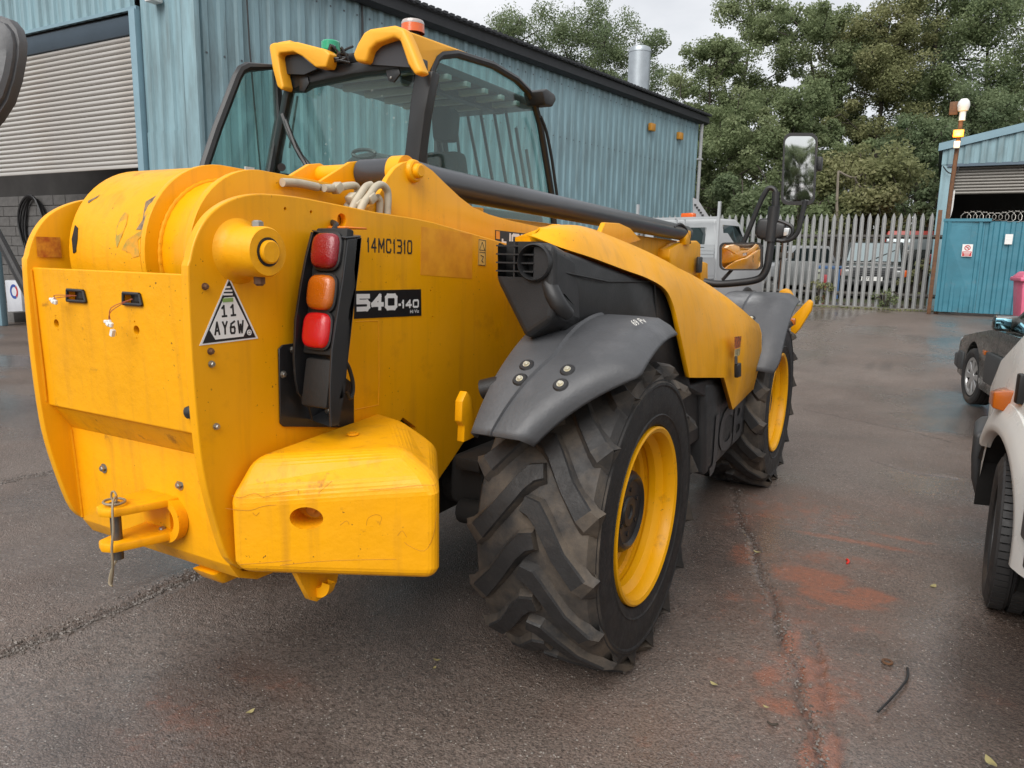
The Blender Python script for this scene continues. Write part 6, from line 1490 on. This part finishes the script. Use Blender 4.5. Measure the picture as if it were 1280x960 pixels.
def mirror(px, y, name, tilt=0, dm=.0012):
    q = Mp(px, y); c = sum(q, V3()) / len(q)
    b = B(); n = len(q)
    back = [c + (p - c) * .72 + V3((0, .09, 0)) for p in q]; mid = [c + (p - c) * 1.0 + V3((0, .03, 0)) for p in q]
    inner = [c + (p - c) * .90 + V3((0, .0, 0)) for p in q]; deep = [c + (p - c) * .90 + V3((0, .012, 0)) for p in q]
    b.loft([deep, inner, q, mid, back], True); b.bm.faces.new([b.bm.verts.new(p) for p in back]); o = b.done(name, plastic, TH, ang=50, merge=True)
    b = B(); dome = [[c + (p - c) * s_ + V3((0, .008 - dm * (1 - (s_ / .905) ** 2) + (p.z - c.z) * s_ * tilt, 0)) for p in q] for s_ in (.905, .7, .5, .3, .1)]
    b.loft(dome, True, True); b.done('mirror_glass', chrome, o, ang=80)
    return o
def rrect(x0, y0, x1, y1, r, skx=0):
    pts = []
    for cx, cy_, a0 in ((x1 - r, y0 + r, -90), (x1 - r, y1 - r, 0), (x0 + r, y1 - r, 90), (x0 + r, y0 + r, 180)):
        for a in range(0, 91, 18): t = R_(a0 + a); pts.append((cx + r * math.cos(t) + skx * (cy_ + r * math.sin(t) - y0), cy_ + r * math.sin(t)))
    return pts
mirror(rrect(980, 166, 1022, 256, 9, -.05), YM, 'mirror', -.055, .0012)
mirror(rrect(899, 303, 953, 338, 7), YM - .05, 'mirror')
b = B(); b.box(P(1023, 205, Y=YM + .09), (.05, .06, .09), bev=.012); b.done('mirror_clamp', plastic, TH)

# ---- stickers and lettering on the side plate
def sticker(px, X_, mat, name, parent=TH, h=.0012): b = B(); b.prism(PS(px, X=X_), (h, 0, 0)); return b.done(name, mat, parent)
tri = sticker([(286, 346), (322.5, 423), (249, 432)], .3705, white_p, 'triangle_sticker')
sticker([(286, 350), (319.3, 421.5), (253, 429.5)], .3712, black_p, 'sticker_border', tri)
sticker([(280, 372), (292.5, 371), (310, 406.5), (304, 420.5), (269, 424.5), (262, 413)], .3719, white_p, 'sticker_field', tri)
sticker([(278.5, 373), (291, 372), (291.3, 377), (278.2, 378)], .3733, M('green_tag', (.22, .36, .10), .5), 'sticker_tag', tri)
def ptext(name, s, px0, px1, h_px, X_, mat, parent, bold=.0, up=None):
    """lettering from the foot of its first letter to the foot of its last"""
    a, c = P(*px0, X=X_), P(*px1, X=X_); u = (c - a)
    top = P(px0[0], px0[1] - h_px, X=X_); hh = abs(top.z - a.z)
    o = text(name, s, (0, 0, 0), (1, 0, 0), (0, 1, 0), hh, mat, parent, bold)
    xs = [v.co.x for v in o.data.vertices]; x0, x1 = min(xs), max(xs); uu = u.normalized(); vv = V3((0, 0, 1)); vv = (vv - uu * vv.dot(uu)).normalized()
    for v in o.data.vertices:
        v.co = a + uu * ((v.co.x - x0) / (x1 - x0) * u.length) + vv * v.co.y + V3((.0006, 0, 0))
    return o
def stext(name, s, px0, px1, h_px, X_, mat, parent, wd=.8, th=.2, gap=.25):
    a, c = P(*px0, X=X_), P(*px1, X=X_); u = c - a; hh = abs(P(px0[0], px0[1] - h_px, X=X_).z - a.z); uu = u.normalized(); vv = V3((0, 0, 1)); vv = (vv - uu * vv.dot(uu)).normalized()
    tot = sum((.5 if ch == '1' else .45 if ch == '-' else .62 if ch == 'i' else 1.15 if ch in 'MW' else 1) for ch in s) + gap * (len(s) - 1); w1 = u.length / tot
    return strokes(name, s, a, uu, vv, hh, w1, th * hh, gap * w1, mat, parent)
stext('sticker_lettering', 'ii', (276.5, 397), (296, 394.8), 15.5, .3734, print_b, tri, th=.17, gap=.2)
stext('sticker_lettering', 'AY6W', (268, 419.5), (305, 416.5), 17.5, .3734, print_b, tri, th=.15, gap=.32)
for k, (yy, x0, x1) in enumerate(((359, 281.5, 287.5), (363.5, 279.5, 290), (368, 279, 290.5))):
    sticker([(x0, yy - 1.2), (x1, yy - 1.4), (x1, yy + 1), (x0, yy + 1.2)], .3726, white_p, 'sticker_bar', tri)
c_ = P(311.5, 415.5, X=.3727); b = B(); b.lathe([(0, .0075), (.001, .0075), (.001, .0052), (0, .0052)], c_, 'X', 20); b.lathe([(.0, .0032), (.001, .0032), (.001, 0)], c_, 'X', 16); b.done('sticker_roundel', white_p, tri)
stext('serial_lettering', '14MC1310', (458.5, 315.5), (515, 317.8), 19, .3705, print_b, TH, th=.13, gap=.28)
mp_ = sticker([(443, 363.5), (526, 361.5), (526.5, 394.5), (442.5, 398.5)], .3705, black_p, 'model_sticker')
stext('model_lettering', '540', (445.5, 389.5), (496.5, 387.3), 22, .3720, white_p, mp_, th=.27, gap=.07)
sticker([(498, 379.5), (501, 379.3), (501, 382.3), (498, 382.5)], .3718, white_p, 'model_lettering', mp_, h=.0004)
stext('model_lettering', '140', (501.8, 385.8), (523.5, 384.6), 11, .3720, white_p, mp_, th=.24, gap=.14)
ptext('model_lettering', 'Hi Viz', (512.5, 391.5), (523.5, 390.8), 4.2, .3718, white_p, mp_, .01)
sticker([(526.5, 283), (590.5, 293), (590, 348.5), (525.5, 343.5)], .3702, ochre, 'worn_sticker', h=.0006)
ws = sticker([(598, 298.5), (607.5, 299.8), (607, 332.5), (597.5, 331.5)], .3702, warn_y, 'warning_label')
b = B(); fr = PS([(598.6, 299.4), (607, 300.6), (606.4, 331.8), (598.1, 330.9)], X=.372)
for i in range(4): b.tube([fr[i], fr[(i + 1) % 4]], .0011, 4)
tr_ = PS([(602.8, 302.5), (606, 313), (599.5, 312.5)], X=.372)
for i in range(3): b.tube([tr_[i], tr_[(i + 1) % 3]], .0012, 4)
b.tube(PS([(599.5, 315.2), (606.4, 315.8)], X=.372), .0011, 4); b.tube(PS([(601, 319), (604.5, 321), (602, 326), (604, 328)], X=.372), .0018, 4); b.done('warning_symbol', print_b, ws)
jc = sticker([(619, 287.5), (662, 292.5), (662, 303), (619, 303)], ex + .0006, black_p, 'maker_sticker')
stext('maker_lettering', 'JCB', (627, 305.5), (661, 308.5), 15.5, ex + .002, white_p, jc, th=.27, gap=.07)
sticker([(620, 288.6), (624.5, 289.2), (624.5, 299), (620, 298.5)], ex + .002, M('orange_print', (.8, .3, .02), .5), 'sticker_emblem', jc)

# ---- mirror standing out on the far side
def Lm(x, y, d=2.62): return P(x, y, D=d)
mo_ = [(-46, 20), (-20, 17), (2, 20), (16, 25), (25, 36), (29, 52), (28, 72), (23, 100), (14, 128), (0, 150), (-20, 172), (-46, 185), (-60, 100)]
b = B(); q = [Lm(x, y) for x, y in mo_]; c = sum(q, V3()) / len(q); fw = ROT[2].copy(); fw.z = 0
b.loft([[c + (p - c) * .3 - fw * .050 for p in q], [c + (p - c) * .70 - fw * .046 for p in q], [c + (p - c) * .86 - fw * .034 for p in q], [c + (p - c) * .88 - fw * .017 for p in q], [c + (p - c) * .97 - fw * .017 for p in q], [c + p - c + fw * .0 for p in q], [p + fw * .025 for p in q]], True, True); smh = b.done('side_mirror', fender_m, TH, ang=28)
b = B(); b.tube([Lm(-75, 130), Lm(-60, 190), Lm(-40, 230), Lm(-5, 290), Lm(36, 368), Lm(58, 405), V3((-.36, Lm(58, 405).y + .10, Lm(58, 405).z - .02))], .0165, 10, smooth=3); b.done('side_mirror_arm', plastic, TH)
b = B(); b.hull([Lm(x, y, 2.7) + V3((0, dy, 0)) for x, y in [(26, 322), (33, 318), (37, 330), (33, 343), (27, 340)] for dy in (0, .04)], bev=.004); b.done('yellow_clip', M('yellow_clip', (.7, .45, .05), .5), TH)

# ================================================================== litter on the yard
def onG(px, py, z=0): q = P(px, py, Z=0); return V3((q.x, q.y, z + .004))
q = onG(1059, 705); b = B(); b.tube([q + V3((0, -.02, .006)), q + V3((.006, 0, .012)), q + V3((-.002, .02, .012)), q + V3((-.006, .035, .006))], .006, 8, smooth=4)
tag(b.done('red_tube_scrap', M('bright_red_plastic', (.65, .03, .02), .35), None, loc=q), 'short bright red plastic scrap on the stained asphalt', 'litter')
q = onG(1109, 829); b = B(); b.lathe([(0, .012), (0, .021), (.005, .021), (.005, .012), (0, .012)], q, 'Z', 24)
tag(b.done('washer', rusty, None, loc=q), 'loose steel washer lying near the thin dark strip', 'washer')
q = onG(1110, 870); b = B(); b.tube([onG(x, y, .006) for x, y in [(1134, 838), (1134, 850), (1126, 862), (1112, 878), (1097, 893)]], .0045, 6, smooth=4)
tag(b.done('rubber_strip', plastic, None, loc=q), 'thin dark bent strip lying on the asphalt in front of the white van', 'strip')
q = onG(966, 906); b = B(); b.tube([onG(x, y, .005) for x, y in [(959, 905), (965, 909), (972, 908)]], .004, 6, smooth=3)
tag(b.done('dark_twig', M('twig', (.05, .04, .03), .8), None, loc=q), 'short dark twig on the asphalt near the bottom of the long crack', 'twig')
lf_m = M('dry_leaf', (.42, .36, .16), .6, var=.3, vscale=30)
for i, (x, y, s, lb) in enumerate([(946, 692, .035, 'pale green leaf on the long crack beside the rusty stain'), (892, 858, .03, 'small yellow leaf on the asphalt left of the long crack'), (546, 828, .026, 'pale leaf lying upright-ish left of the big rear tyre'), (543, 838, .02, 'tiny brown leaf just below the pale leaf by the tyre'), (313, 893, .03, 'curled straw coloured leaf on the asphalt at the bottom left'), (1238, 956, .05, 'large pale leaf at the bottom right corner'), (1166, 735, .045, 'pale flat flake on the asphalt left of the van wheel'), (957, 887, .02, 'small dry leaf beside the dark twig')]):
    q = onG(x, y, .004); a = rng.uniform(0, 6.28); b = B()
    ps_ = [V3((s * .5 * math.cos(t) * (1.2 if abs(math.cos(t)) > .9 else .9), s * .28 * math.sin(t), .12 * s * math.cos(2 * t) * .6 + .004)) for t in np.linspace(0, 2 * math.pi, 12, endpoint=False)]
    cc = V3((0, 0, .002)); R2 = Matrix.Rotation(a, 3, 'Z')
    for j in range(12): b.bm.faces.new([b.bm.verts.new(q + R2 @ v) for v in (cc, ps_[j], ps_[(j + 1) % 12])])
    tag(b.done('fallen_leaf', lf_m, None, loc=q, merge=True), lb, 'leaf', 'fallen leaves on the yard')
